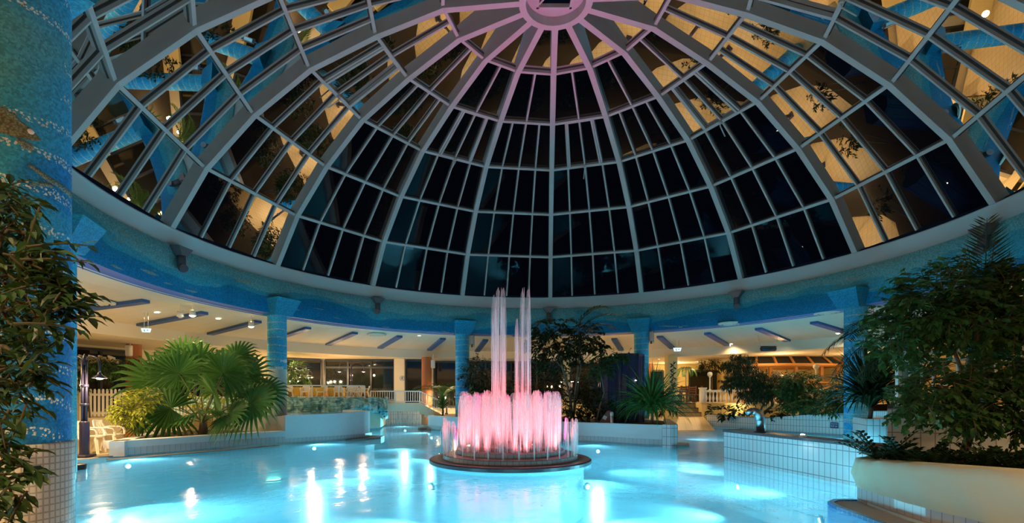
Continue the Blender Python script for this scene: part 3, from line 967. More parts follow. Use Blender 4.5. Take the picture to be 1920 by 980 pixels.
# rocky face
q = MB()
rf = [(-13.1, 19.15), (-11.8, 19.5), (-10.4, 20.4), (-9.4, 21.0), (-8.5, 21.35), (-7.5, 21.65), (-6.7, 21.9), (-6.0, 22.1), (-5.55, 22.55), (-5.5, 23.3), (-5.7, 24.2)]
rr = random.Random(3)
fine = []
for i in range(len(rf) - 1):
    for k in range(9): fine.append((lerp(rf[i][0], rf[i + 1][0], k / 5), lerp(rf[i][1], rf[i + 1][1], k / 5)))
nz_ = 16; vs = []
for i, (x, y) in enumerate(fine):
    tt = i / len(fine)
    for j in range(nz_ + 1):
        hz = j / nz_
        zb = .70 if tt < .72 else lerp(.70, .2, (tt - .72) / .28)
        z = lerp(zb, 1.38 + .04 * math.sin(i * .5) + rr.uniform(-.02, .03), hz)
        bulge = .22 * math.sin(hz * 3.0 + .3) + .07 * math.sin(i * .7 + j * .5) + .05 * math.sin(i * 1.9 - j * .3) + rr.uniform(-.045, .045)
        vs.append(Vector((x + .25 * bulge, y - bulge, z)))
F = [(i * (nz_ + 1) + j, (i + 1) * (nz_ + 1) + j, (i + 1) * (nz_ + 1) + j + 1, i * (nz_ + 1) + j + 1) for i in range(len(fine) - 1) for j in range(nz_)]
q.add(vs, F, smooth=False)
# top lip of the rock running back to the slab
top = []
for i, (x, y) in enumerate(fine):
    top += [vs[i * (nz_ + 1) + nz_], Vector((x - .05, y + .35, 1.345))]
q.add(top, [(2 * i, 2 * i + 2, 2 * i + 3, 2 * i + 1) for i in range(len(fine) - 1)])
o = q.build('rock_face', M['rock']); tag(o, 'rough turquoise tinted artificial rock below the terrace railing', 'rock')
# bridge and its stair
q = MB()
BR = [(-6.2, 23.3), (-3.95, 23.6)]
q.wall(BR, .74, 1.13, th=1.2); q.poly([(-6.2, 23.3), (-3.95, 23.6), (-4.0, 24.8), (-6.3, 24.5)], 1.125)
q.poly([(-6.2, 23.3), (-3.95, 23.6), (-4.0, 24.8), (-6.3, 24.5)], .745, flip=True)
struct('footbridge', q, M['cream'], 'cream footbridge slab over the pool channel')
q = MB()
nst = 5
for i in range(nst):
    x0 = -3.95 + i * .23; z1 = 1.13 - (i + 1) * .13
    q.box((x0 + .115, 24.2, z1 - .2), (.232, 1.2, .4))
q.wall([(-3.95, 23.55), (-2.75, 23.7)], [.74, .05], [1.16, .5], th=.08)
struct('footbridge_stair', q, M['cream'], 'cream stair flank going down from the footbridge')
# waterfall under the bridge
q = MB()
for i in range(26):
    x = -6.35 + i * .085
    q.tube([(x, 25.9 + .02 * math.sin(i), .78), (x + rnd.uniform(-.01, .01), 25.88, .3), (x + rnd.uniform(-.02, .02), 25.86, -.05)], [.022, .03, .045], 6)
o = q.build('waterfall', M['fall']); tag(o, 'thin curtain of falling water under the footbridge', 'waterfall', kind='stuff')
q = MB(); q.wall([(-6.9, 26.2), (-4.2, 26.3)], -.3, 1.0, th=.2); struct('wall_channel', q, M['wtile'], 'tiled wall behind the waterfall')

# ---- centre planter
q = MB(); q.wall(CPL, WATER - .02, .16); struct('baseboard_centre_planter', q, M['btile'], 'tile band at the foot of the centre planter')
CP2 = CPL + [(5.12, 14.75), (5.25, 15.3)]
q = MB(); q.wall(CPL, .16, .585, th=.22); struct('centre_planter_wall', q, M['plaster'], 'curved white wall of the centre planter')
q = MB(); q.prism([(4.68, 14.68), (4.90, 14.52), (5.12, 14.62), (5.32, 15.3), (5.9, 17.5), (6.2, 18.6), (6.0, 18.7), (5.1, 15.5)], WATER - .05, .60)
struct('centre_planter_pier', q, M['wtile'], 'white tiled pier at the right end of the centre planter')
CBK = [(5.2, 15.5), (6.0, 18.6), (5.6, 20.2), (3.6, 21.2), (2.6, 22.2), (1.6, 24.2), (1.2, 26.6), (-2.9, 26.6), (-3.35, 24.2)]
q = MB(); q.poly([(6.02, 18.6), (6.9, 22.5), (7.0, 25), (6.5, 27.4), (1.3, 26.9)] + CBK[5:1:-1], .50); struct('floor_centre', q, M['deck'], 'warm beige tiled deck behind the centre planting')
q = MB(); q.poly([(p[0], p[1] + .1) for p in CPL] + CBK, .52); struct('centre_planter_soil', q, M['soil'], 'dark soil of the centre planter')
q = MB(); q.prism([(5.0, 14.45), (5.45, 14.6), (5.62, 15.1), (5.35, 15.4), (5.2, 14.8)], -.25, .02); struct('trim_8', q, M['ledge'], 'dark step at the planter pier')
q = MB(); q.lathe([(.0, .02), (.55, .02), (.60, -.2)], (-3.35, 22.9, 0), n=24); struct('trim_9', q, M['dark'], 'dark round step at the left tip of the centre planter')

# ---- beach, steps and upper floor on the right
q = MB(); q.poly([(7.25, 22.0), (9.4, 22.0), (10.2, 25.4), (7.4, 25.4)], lambda x, y: lerp(-.10, .42, (y - 22.0) / 3.4)); struct('floor_beach', q, M['deck'], 'sloping beige tiled entry to the water')
for i in range(3):
    q = MB(); q.box((9.1, 25.55 + .35 * i + .9, .42 + .22 * i + .11), (2.6, 1.8, .22))
    q.box((9.1, 25.55 + .35 * i - .005, .42 + .22 * i + .205), (2.6, .03, .04), mi=1)
    o = q.build('step', [M['deck'], M['dark']]); o['kind'] = 'structure'; o['label'] = 'beige step with dark nosing leading up beside the balustrade'; o['group'] = 'entry steps'
q = MB(); q.poly([(6.5, 26.3), (10.2, 26.3), (10.4, 24.0), (14, 22.2), (16.5, 20), (22, 18), (23, 12), (24, 34), (7.5, 34)], 1.12); struct('floor_upper', q, M['deck'], 'upper terrace floor by the bar')
q = MB(); q.wall([(7.0, 25.2), (8.0, 25.35), (8.05, 26.6)], 0.3, 1.2, th=.2); struct('wall_step_side', q, M['yellow'], 'low yellow wall left of the steps')
# balustrade wall
BAL = [(10.15, 25.45), (10.9, 24.6), (12.0, 23.8), (13.4, 23.2), (15.0, 22.6)]
q = MB(); q.wall(BAL, 0.0, 1.12, th=.2); struct('wall_balustrade', q, M['yellow'], 'yellow lit wall below the white balusters')
q = MB(); q.wall([(10.15, 25.45), (10.1, 27.2)], 0.3, 1.12, th=-.2); struct('wall_steps_right', q, M['yellow'])

# ---- tiled wall with depth sign, soil behind
SWT = [(9.96, 24.4)] + SW[1:] + [(12.6, 15.5)]
zt = [.56, .53, .52, .66, .82, .92, .95]
q = MB(); q.wall(SWT, -.3, zt, th=.25); struct('wall_sign', q, M['wtile'], 'white tiled planter wall with depth sign')
q = MB(); q.wall([(p[0], p[1]) for p in SWT], [z - .0 for z in zt], [z + .025 for z in zt], th=.27); struct('trim_10', q, M['dark'], 'dark edge on the tiled planter wall')
q = MB(); q.poly([(p[0] + .2, p[1] + .05) for p in SWT] + [(17, 15.5), (16.5, 21), (13.5, 23.2), (10.9, 24.6)], .46); struct('right_planter_soil', q, M['soil'], 'dark soil below the bar planting')

# ---- massage bench wall (white tiled box with dark ledge)
BXA, BXB = Vector((5.15, 11.64, 0)), Vector((5.85, 7.9, 0))
bd = (BXB - BXA).normalized(); bn = Vector((-bd.y, bd.x, 0))      # towards +x
if bn.x < 0: bn = -bn
root = thing('tiled_pool_wall', 'white tiled pool divider wall with dark ledge and steel spout on it', 'pool wall', tuple(BXA), kind='structure')
q = MB(); a, b = BXA, BXB
q.wall([tuple(a + bn * .5)[:2], tuple(a)[:2], tuple(b)[:2]], FLOORZ, .60)
q.build('tiled_face', M['wtile'], root)
q = MB(); q.prism([tuple(a)[:2], tuple(b)[:2], tuple(b + bn * .48)[:2], tuple(a + bn * .48)[:2]], .60, .645); q.build('ledge', M['ledge'], root)
q = MB(); q.bar(a + Vector((0, 0, .625)) - bn * .012, b + Vector((0, 0, .625)) - bn * .012, .05, .055); q.bar(a - bd * .012 + Vector((0, 0, .625)), a - bd * .012 + bn * .48 + Vector((0, 0, .625)), .05, .055); q.build('ledge_edge', M['dark'], root)
q = MB(); q.wall([tuple(b + bn * .48)[:2], tuple(a + bn * .48)[:2]], FLOORZ, .60); q.build('rear_face', M['ptile'], root)

# ---- near right planter
NPF = [(4.93, 6.95), (4.86, 6.6), (4.78, 6.1), (4.74, 5.6), (4.78, 5.0), (4.92, 4.3), (5.15, 3.6)]
NPT = [.545, .56, .60, .64, .68, .72, .75]
q = MB(); q.wall(NPF, FLOORZ, [.16] * 7); struct('baseboard_near_planter', q, M['btile'], 'white tile band at the foot of the near cream planter')
q = MB()
vs = []; NZ = 6
back = [(5.6, 7.35), (5.25, 7.2)]
full = back + NPF
ztop = [.55, .55] + NPT
fine = []
for i in range(len(full) - 1):
    for k in range(4):
        t = k / 4; fine.append((lerp(full[i][0], full[i + 1][0], t), lerp(full[i][1], full[i + 1][1], t), lerp(ztop[i], ztop[i + 1], t)))
fine.append((full[-1][0], full[-1][1], ztop[-1]))
for i, (x, y, zt_) in enumerate(fine):
    for j in range(NZ + 1):
        t = j / NZ
        vs.append(Vector((x - .02 - .05 * math.sin(t * 3.1) + .015 * math.sin(i * 1.7 + j), y + .02 * math.sin(i + j * 2.1) * t, lerp(.16, zt_ + .012 * math.sin(i * 1.9), t))))
    vs.append(Vector((x + .16, y + .06, zt_ + .02))); vs.append(Vector((x + .22, y + .08, zt_ - .15)))
m_ = NZ + 3
q.add(vs, [(i * m_ + j, (i + 1) * m_ + j, (i + 1) * m_ + j + 1, i * m_ + j + 1) for i in range(len(fine) - 1) for j in range(m_ - 1)], smooth=True)
struct('near_planter_wall', q, M['creamplaster'], 'curved cream rendered wall of the near right planter')
q = MB(); q.poly([(5.0, 6.9), (4.98, 6.0), (4.95, 5.2), (5.2, 3.7), (9.5, 3.2), (9.5, 8.0), (5.7, 7.35)], lambda x, y: .50 + .02 * (x - 5)); struct('near_planter_soil', q, M['soil'], 'dark soil of the near right planter')
# blue curb and small sandy floor
lip = [(4.9, 6.98), (4.62, 6.97), (4.42, 6.8), (4.33, 6.5), (4.3, 6.1), (4.26, 5.6), (4.25, 5.0), (4.3, 4.2)]
q = MB(); q.wall(lip, -.5, -.015, th=.07); struct('trim_11', q, M['bluetile'], 'blue tiled curb round the near planter')
q = MB(); q.poly(lip + [(4.9, 4.2), (4.9, 6.9)], -.035); struct('floor_curb', q, M['sand'], 'grey floor inside the blue curb')

# ---- raised tiled block and upper deck on the right
RB = [(6.62, 8.6), (8.0, 8.1), (10.0, 7.7), (13.5, 7.0)]
q = MB(); q.wall([(9.3, 12.0)] + RB, 0, 1.21); struct('wall_upper_right', q, M['wtile_l'], 'large white tiles of the raised deck wall behind the bushes')
q = MB(); q.wall([(9.3, 12.0)] + RB, 1.21, 1.25, th=.3); struct('trim_12', q, M['dark'], 'dark coping on the raised deck wall')
q = MB(); q.poly([(9.3, 12.0)] + RB + [(16, 7), (16, 13), (12.9, 14.5)], 1.215); struct('floor_upper_right', q, M['deck'], 'raised deck behind the right railing')
# small round dark tiled pedestal in the water, far left
q = MB(); q.lathe([(.0, .045), (.20, .045), (.22, .03), (.22, -.3)], (-8.72, 10.12, 0), n=28)
struct('pool_pedestal', q, M['dark'], 'small round dark tiled pedestal at the left pool edge')
# ================================================================== FOUNTAIN
FC = Vector((.16, 11.15, 0))
root = thing('fountain', 'round stepped fountain with pink lit water jets in the middle of the pool', 'fountain', tuple(FC))
q = MB(); q.lathe([(1.74, -.03), (1.79, -.02), (1.79, .045), (1.76, .06), (1.45, .07)], FC, n=72, smooth=False, uvr=1.7); q.build('base_plate', M['dark'], root)
q = MB(); q.lathe([(1.62, FLOORZ), (1.62, -.06), (1.74, -.03)], FC, n=72, uvr=1.6); q.build('pedestal', M['ptile'], root)
q = MB(); q.lathe([(1.52, .065), (1.50, .06), (1.48, .15), (1.46, .165), (1.20, .17)], FC, n=72, smooth=False, uvr=1.5)
q.lathe([(1.76, .063), (1.5, .066)], FC, n=72, uvr=1.6); q.build('lower_tier', M['fount'], root)
q = MB(); q.lathe([(1.22, .165), (1.20, .25), (1.18, .265), (.9, .27)], FC, n=72, smooth=False, uvr=1.2); q.build('middle_tier', M['fount'], root)
q = MB(); q.lathe([(.92, .265), (.90, .33), (.88, .345), (.0, .35)], FC, n=48, smooth=False, uvr=.9); q.build('top_tier', M['fount'], root)


def jet(x, y, z0, z1, r, strands, core=None):
    q = MB()
    H = z1 - z0
    prof = [(0, .55), (.15, .7), (.5, .95), (.8, 1.0), (.92, .8), (.98, .45), (1.0, .08)]
    q.tube([(x, y, z0 + H * t) for t, s_ in prof], [r * s_ for t, s_ in prof], 10)
    o = q.build('water_jet', M['jet'], root)
    q = MB()
    for k in range(strands):
        a = rnd.uniform(0, 6.28); d = r * rnd.uniform(.2, 1.0); hh = H * rnd.uniform(.86, 1.02)
        dx, dy = math.cos(a) * d, math.sin(a) * d
        rr_ = r * rnd.uniform(.10, .2)
        q.tube([(x + dx * .2, y + dy * .2, z0), (x + dx * .6, y + dy * .6, z0 + hh * .5), (x + dx * .9, y + dy * .9, z0 + hh * .9), (x + dx, y + dy, z0 + hh)], [rr_ * .8, rr_, rr_ * 1.2, rr_ * .3], 5)
        # falling thread
        if rnd.random() < .7:
            fx, fy = x + dx * 1.6, y + dy * 1.6
            q.tube([(x + dx, y + dy, z0 + hh), (fx, fy, z0 + hh * .8), (fx + dx * .3, fy + dy * .3, z0)], [rr_ * .5, rr_ * .6, rr_ * .6], 5)
    q.build('water_strand', M['jetcore'], o)
    return o


# tall centre jets: left twin, right twin, lower middle one
for (px, top, r) in ((934, 540, .085), (944, 541, .075), (926, 552, .07), (979, 545, .065), (990, 541, .06), (969, 598, .06)):
    p = at(px, 745, 11.15)
    jet(p.x, 11.15 + rnd.uniform(-.12, .12), .34, EYE + (HOR - top) / FPX * 11.15, r, 5)
# inner ring
for k in range(24):
    a = 2 * math.pi * k / 24 + .05
    jet(FC.x + 1.05 * math.cos(a), FC.y + 1.05 * math.sin(a), .26, 1.50 + rnd.uniform(-.05, .06), .11, 5)
for k in range(9):
    a = 2 * math.pi * k / 9 + .3
    jet(FC.x + .6 * math.cos(a), FC.y + .6 * math.sin(a), .34, 1.46 + rnd.uniform(-.08, .1), .12, 4)
# outer ring, lower
for k in range(30):
    a = 2 * math.pi * k / 30
    front = math.sin(a)
    if front < -.55: hh = rnd.uniform(.5, .75); r = .02
    else: hh = rnd.uniform(.82, .98); r = .055
    jet(FC.x + 1.46 * math.cos(a), FC.y + 1.46 * math.sin(a), .16, hh, r, 4)
# lamps on the tiers
for (px, py) in ((865, 849), (928, 853), (915, 832), (940, 833), (998, 838), (1035, 846), (880, 838), (965, 848)):
    z_ = .19 if py > 845 else .29
    Y = (EYE - z_) * FPX / (py - HOR); p = Vector(((px - CX) / FPX * Y, Y, z_))
    q = MB(); q.lathe([(0, .06), (.045, .05), (.065, .02)], p, n=14); b = q.build('fountain_lamp', M['redlamp'], root)
    q = MB(); q.lathe([(.065, .03), (.085, .028), (.085, -.03)], p, n=14); q.build('lamp_bezel', M['steel'], b)
for k in range(8):
    a = 2 * math.pi * k / 8 + .2
    p = FC + Vector((1.30 * math.cos(a), 1.30 * math.sin(a), .30))
    t = FC + Vector((.75 * math.cos(a), .75 * math.sin(a), 1.6))
    spot(p, t, L_RED, C_RED, 130, .8, .05, 'fountain_light')
for k in range(4):
    a = 2 * math.pi * k / 4 + .6
    p = FC + Vector((.35 * math.cos(a), .35 * math.sin(a), .40))
    spot(p, p + Vector((0, 0, 4)), L_RED * 1.1, C_RED, 90, .8, .05, 'fountain_light')
for a in (.5, 1.6, 2.7):
    p = FC + Vector((1.35 * math.cos(a), 1.35 * math.sin(a), .22))
    spot(p, (DX, DY + .7, 11), L_APEX, (1.0, .02, .36), 50, 1.0, .1, 'fountain_uplight')

# ================================================================== POOL LIGHTS
def pool_lamp(p, t, power, ang=120, label=None, vis=True):
    p = Vector(p); t = Vector(t); d = (t - p).normalized()
    if vis:
        root = thing('pool_lamp', label, 'pool lamp', tuple(p), group=None)
        q = MB(); q.tube([p - d * .02, p + d * .03], .05, 16); q.build('lens', M['poollamp'], root)
        q = MB(); q.tube([p - d * .04, p + d * .01], [.09, .08], 16); q.build('bezel', M['steel'], root)
    spot(p + d * .06, t, power, C_POOL, ang, .9, .08, 'pool_light')


pool_lamp((-9.0, 11.98, -.25), (-5.5, 9.5, -.9), L_POOL, label='bright pool lamp under water by the left planter corner')
pool_lamp((-6.0, 15.85, -.22), (-3.0, 12.5, -.9), L_POOL, label='bright pool lamp below the tall white basin wall')
pool_lamp((-1.50, 10.35, -.45), (-3.5, 8.6, -1.1), L_POOL, label='pool lamp on the left of the fountain base under water')
pool_lamp((1.75, 10.35, -.45), (3.4, 8.8, -1.1), L_POOL, label='pool lamp on the right of the fountain base under water')
pool_lamp((4.62, 7.25, -.4), (2.2, 8.6, -1.1), L_POOL, label='pool lamp under water beside the near cream planter')
pool_lamp((3.0, 15.75, -.3), (2.2, 13.6, -1.0), L_POOL, label='added pool lamp below the white centre planter wall')  # this lamp and those down to the near edge added for even water glow
pool_lamp((5.0, 10.6, -.5), (2.5, 11.0, -1.1), L_POOL * .8, label='added pool lamp in the tiled divider wall under water')
pool_lamp((-5.0, 25.5, -.3), (-5, 21, -.9), L_POOL, label='added pool lamp in the channel under the footbridge')
pool_lamp((-3.0, 21.0, -.3), (-5, 18.5, -1.0), L_POOL, label='added pool lamp near the left tip of the centre planter')
pool_lamp((5.9, 17.0, -.35), (8.0, 17.5, -1.1), L_POOL, label='added pool lamp behind the planter pier')
pool_lamp((12.2, 17.8, -.3), (9.0, 16.0, -1.1), L_POOL, label='added pool lamp under the depth sign wall')
pool_lamp((7.2, 10.2, -.3), (8.0, 13.0, -1.1), L_POOL, label='added pool lamp in the corner behind the tiled divider')
pool_lamp((-4.5, 5.35, -.4), (-2.5, 8.0, -1.1), L_POOL, label='added pool lamp under water at the near left edge')
pool_lamp((0.4, 3.25, -.4), (.2, 6.5, -1.1), L_POOL, label='added pool lamp under water at the near edge')
spot((-7.5, 17.6, .72), (-6.5, 21.5, .9), 60, C_POOL, 140, .9, .08, 'basin_light')

# pale green lamps set into the pool floor
for i, (px, py) in enumerate(((465, 881), (510, 898))):
    Y = (EYE + 1.1) * FPX / (py - HOR)
    p = Vector(((px - CX) / FPX * Y, Y, -1.12))
    root = thing('floor_lamp', 'pale green lamp in the pool floor, ' + ('the farther of the pair left of the fountain' if i == 0 else 'the nearer of the pair left of the fountain'), 'pool lamp', tuple(p))
    q = MB(); q.lathe([(0, .03), (.24, .025), (.26, .0)], p, n=20); q.build('lens', M['greenlamp'], root)
    q = MB(); q.lathe([(.25, .02), (.30, .015), (.31, -.02)], p, n=20); q.build('bezel', M['steel'], root)

# glint lamp on the ledge
p = at(1505, 816, 9.15)
root = thing('ledge_lamp', 'small starry lamp behind the dark ledge of the tiled divider', 'lamp', tuple(p))
q = MB(); q.lathe([(0, .03), (.03, .025), (.045, 0)], p, n=12); q.build('lens', M['poollamp'], root)
q = MB(); q.lathe([(.04, .012), (.06, .01), (.06, -.03)], p, n=12); q.build('bezel', M['steel'], root)

# ================================================================== CEILING FITTINGS
def zc(r):
    return lerp(4.16, 3.86, (r - 11.3) / 3.3) if r < 14.6 else 3.455


def downlight(r, deg, label, power=None, vis=True, group=None):
    p = pol(r, deg, zc(r))
    if vis:
        root = thing('ceiling_spot', label, 'ceiling light', tuple(p), group=group)
        q = MB(); q.lathe([(0, -.012), (.07, -.012), (.075, -.004)], p, n=16); q.build('bulb', M['spotlamp'], root)
        q = MB(); q.lathe([(.072, -.006), (.10, -.022), (.11, -.002)], p, n=16); q.build('trim_ring', M['white'], root)
    spot(p + Vector((0, 0, -.05)), p + Vector((0, 0, -3)), power or L_DOWN, C_WARM, 150, .6, .07, 'ceiling_light')


def px_ceiling(px, py, z):
    Y = (z - EYE) * FPX / (HOR - py); p = Vector(((px - CX) / FPX * Y, Y, z))
    d = p - Vector((DX, DY, 0)); return math.hypot(d.x, d.y), math.degrees(math.atan2(d.x, d.y))


spots = [(294, 588, 4.0, 'recessed ceiling spot left of the bright floodlight'), (409, 603, 3.98, 'recessed ceiling spot right of the bright floodlight'),
         (786, 633, 4.06, 'recessed ceiling spot left of the fountain top'), (1277, 624, 4.03, 'recessed ceiling spot above the hanging exit sign'),
         (1235, 673, 3.45, 'small soffit spot near the navy tower column'), (1274, 676, 3.45, 'small soffit spot behind the exit sign'),
         (1308, 678, 3.45, 'small soffit spot above the dark wooden chairs'), (1371, 662, 3.45, 'soffit spot above the balustrade end'),
         (1465, 655, 3.45, 'soffit spot right above the bar roof'), (1572, 647, 3.45, 'soffit spot beside the right mosaic column'), (1660, 637, 3.45, 'soffit spot seen through the palm on the right')]
for px, py, z_, lab in spots:
    r, d = px_ceiling(px, py, z_)
    downlight(r, d, lab, L_DOWN * (.8 if z_ > 3.6 else 1.1))
# rest of the ring, out of frame; unseen lights boosted for the near planter
for d in (95, 112, 130, 150, 170, 190, 208, 226, 244, 262):
    downlight(12.9, d, 'unseen boosted light in the ceiling ring, without a fitting', L_DOWN * (4.6 if 160 < d < 230 else 3.6 if d > 110 else 1.6), vis=False)
for d in (-62, -45, -25, 0, 18):
    downlight(15.8, d, None, L_DOWN * 1.1, vis=False)
downlight(16.6, 62, None, L_DOWN * 1.5, vis=False); downlight(17.5, 75, None, L_DOWN * 1.5, vis=False)


def flood(px, py, r, label, power, lit=True):
    # hung under the inner ceiling edge
    dx = (px - CX) / FPX
    A_ = dx * dx + 1; B_ = -2 * (dx * DX + DY); C_ = DX * DX + DY * DY - r * r
    Y = (-B_ + math.sqrt(B_ * B_ - 4 * A_ * C_)) / (2 * A_)
    if label.endswith('left'): pass
    p = Vector((dx * Y, Y, EYE + (HOR - py) / FPX * Y))
    root = thing('floodlight', label, 'floodlight', (p.x, p.y, p.z))
    top = 4.17
    q = MB()
    for s_ in (-1, 1): q.bar((p.x + s_ * .08, p.y, p.z), (p.x + s_ * .08, p.y, p.z + .12), .015, .03)
    q.bar((p.x - .09, p.y, p.z + .12), (p.x + .09, p.y, p.z + .12), .03, .015)
    q.tube([(p.x, p.y, p.z + .12), (p.x, p.y, top)], .014, 6)
    q.build('bracket', M['cream'], root)
    q = MB(); q.lathe([(.03, .09), (.07, .07), (.10, -.05), (.09, -.06)], p, n=16); q.build('housing', M['white'], root)
    q = MB(); q.lathe([(0, -.10), (.05, -.085), (.085, -.05)], p, n=14); q.build('lamp_face', M['warmlamp'] if lit else M['cream'], root)
    if lit: spot(p + Vector((0, 0, -.13)), p + Vector((-.5, .4, -3)), power, C_WARM, 160, .6, .07, 'flood_light')


def fl_r(px): return 11.0
flood(361, 588, 10.9, 'brightest floodlight hanging at the ceiling edge on the left', L_FLOOD)
flood(338, 590, 11.2, 'unlit floodlight bracket beside the brightest floodlight', 0, False)
flood(471, 609, 10.9, 'small floodlight hanging left of the fan palm column', L_FLOOD * .6)
flood(1583, 575, 10.9, 'small floodlight half hidden by the right mosaic column', L_FLOOD * .5)

# round air vents
for (px, py, lab) in ((183, 568, 'round cream air vent in the ceiling at far left'), (706, 632, 'round air vent in the ceiling above the terrace'), (945, 638, 'round air vent in the ceiling behind the tall jets'),
                      (1368, 618, 'round air vent in the ceiling right of the exit sign'), (1552, 598, 'round air vent in the ceiling left of the right column')):
    r, d = px_ceiling(px, py, 4.0); p = pol(r, d, zc(r))
    root = thing('air_vent', lab, 'air vent', tuple(p))
    q = MB(); q.lathe([(.42, 0), (.40, -.06), (.30, -.07), (.30, -.03)], p, n=28); q.build('outer_ring', M['ceil'], root)
    q = MB(); q.lathe([(.24, -.02), (.24, -.07), (.15, -.075), (.15, -.03)], p, n=28); q.lathe([(0, -.09), (.10, -.085), (.12, -.06)], p, n=20); q.build('inner_cone', M['ceil'], root)
    q = MB(); q.lathe([(0, -.012), (.31, -.012)], p, n=24); q.build('duct_opening', M['dark'], root)

# air nozzles on the frieze
for k, lab in ((-4, 'grey elbow air nozzle on the frieze, leftmost'), (-2, 'grey elbow air nozzle on the frieze left of the fountain'), (0, 'grey elbow air nozzle on the frieze behind the centre tree'),
               (2, 'grey elbow air nozzle on the frieze left of the right column'), (4, 'grey elbow air nozzle on the frieze above the date palm')):
    d = TH0 + 22.5 * k + (.7 if k < 0 else -.4)
    c = pol(9.86, d, 0); inn = (pol(9.0, d, 0) - pol(10, d, 0)).normalized()
    t = Vector((-inn.y, inn.x, 0))
    root = thing('air_nozzle', lab, 'air nozzle', (c.x, c.y, 5.0))
    q = MB()
    vs = []
    for z, hw, dp in ((5.36, .26, .14), (5.14, .10, .10)):
        for sx, sy in ((-1, 1), (1, 1), (1, -1), (-1, -1)):
            vs.append(Vector((c.x, c.y, z)) + t * sx * hw + inn * sy * dp)
    q.add(vs, [(0, 1, 2, 3), (0, 4, 5, 1), (1, 5, 6, 2), (2, 6, 7, 3), (3, 7, 4, 0), (7, 6, 5, 4)])
    q.build('funnel', M['nozzle'], root)
    q = MB(); pth = [Vector((c.x, c.y, 5.18))]
    for a in range(0, 100, 15):
        ca = R_(a); pth.append(Vector((c.x, c.y, 4.95)) + (inn * .8 + t * (-.6 if k < 0 else .4)).normalized() * .17 * (1 - math.cos(ca)) + Vector((0, 0, -.17 * math.sin(ca))))
    pth.append(pth[-1] + (inn * .8 + t * (-.6 if k < 0 else .4)).normalized() * .06)
    q.tube(pth, .105, 14); q.build('elbow', M['nozzle'], root)

# exit signs hung on wires
def exit_sign(px, py, Y, w_, label, rz):
    p = at(px, py, Y)
    root = thing('exit_sign', label, 'exit sign', tuple(p), rz)
    q = MB()
    q.plate([(-w_ / 2, -.03, w_ * .22), (w_ / 2, -.03, w_ * .22), (w_ * .38, -.03, -w_ * .22), (-w_ * .38, -.03, -w_ * .22)], .06, (0, 1, 0)); q.build('lit_face', M['signlamp'], root, local=True)
    q = MB(); zt = zc(13.0) - p.z
    for s_ in (-1, 1): q.tube([(s_ * w_ * .2, 0, w_ * .2), (s_ * w_ * .2, 0, zt)], .008, 5)
    q.build('hanging_wire', M['steel'], root, local=True)
    q = MB()    # running figure and arrow
    s_ = w_ * .16
    q.plate([(-.2 * s_ - s_, -.034, -.9 * s_), (-.05 * s_ - s_, -.034, 0), (-.5 * s_ - s_, -.034, .1 * s_), (.1 * s_ - s_, -.034, .7 * s_), (.4 * s_ - s_, -.034, .2 * s_), (.3 * s_ - s_, -.034, -.3 * s_), (.6 * s_ - s_, -.034, -.9 * s_)], .003, (0, 1, 0))
    q.plate([(.5 * s_, -.034, 0), (1.1 * s_, -.034, .5 * s_), (1.1 * s_, -.034, .2 * s_), (1.7 * s_, -.034, .2 * s_), (1.7 * s_, -.034, -.2 * s_), (1.1 * s_, -.034, -.2 * s_), (1.1 * s_, -.034, -.5 * s_)], .003, (0, 1, 0))
    q.build('pictogram', M['signgreen'], root, local=True)


exit_sign(274, 619, 15.4, .26, 'lit white emergency sign hung on wires at the left ceiling', R_(20))
exit_sign(1270, 655, 22.8, .36, 'lit white exit sign hung on wires over the steps', R_(-10))

# caged speakers at the columns
for px, py, Y, lab, sc in ((885, 637, 21.6, 'small caged speaker beside the column left of the fountain', 1.0), (1221, 630, 20.9, 'small caged speaker beside the column at the navy tower', 1.0), (1630, 582, 15.2, 'white caged speaker beside the right mosaic column', 1.0)):
    p = at(px, py, Y)
    root = thing('wall_speaker', lab, 'speaker', tuple(p))
    q = MB(); q.bbox((0, 0, 0), (.15, .16, .38), .025); q.build('cabinet', M['white'] if px > 1500 else M['steel'], root, local=True)
    q = MB()
    for s_ in (-1, 1): q.bar((s_ * .10, -.02, -.30), (s_ * .10, -.02, .24), .018)
    q.bar((-.1, -.02, .24), (.1, -.02, .24), .018); q.bar((-.1, -.02, -.21), (.1, -.02, -.21), .018)
    q.bar((0, 0, .2), (0, .0, max(.3, 4.2 - p.z)), .03); q.build('bracket', M['nozzle'], root, local=True)
    q = MB(); q.lathe([(0, -.32), (.05, -.31), (.045, -.21)], n=12); q.build('lamp_socket', M['nozzle'], root, local=True)

# dark cylinder fixture hung before the bar roof
p = at(1440, 653, 20.5)
root = thing('hanging_fixture', 'dark bundled fixture hung on thin wires in front of the bar roof', 'ceiling fixture', tuple(p))
q = MB()
for k in range(5):
    a = k * 1.256; q.tube([(-.28, .06 * math.cos(a), .06 * math.sin(a)), (.30, .06 * math.cos(a), .06 * math.sin(a))], .05, 8)
q.build('body', M['winframe'], root, local=True)
q = MB()
for s_ in (-1, 1): q.tube([(s_ * .3, 0, .04), (s_ * .42, 0, zc(13.5) - p.z + .02)], .006, 4)
q.bar((-.42, 0, .1), (.42, 0, .1), .01); q.build('hanging_wire', M['steel'], root, local=True)
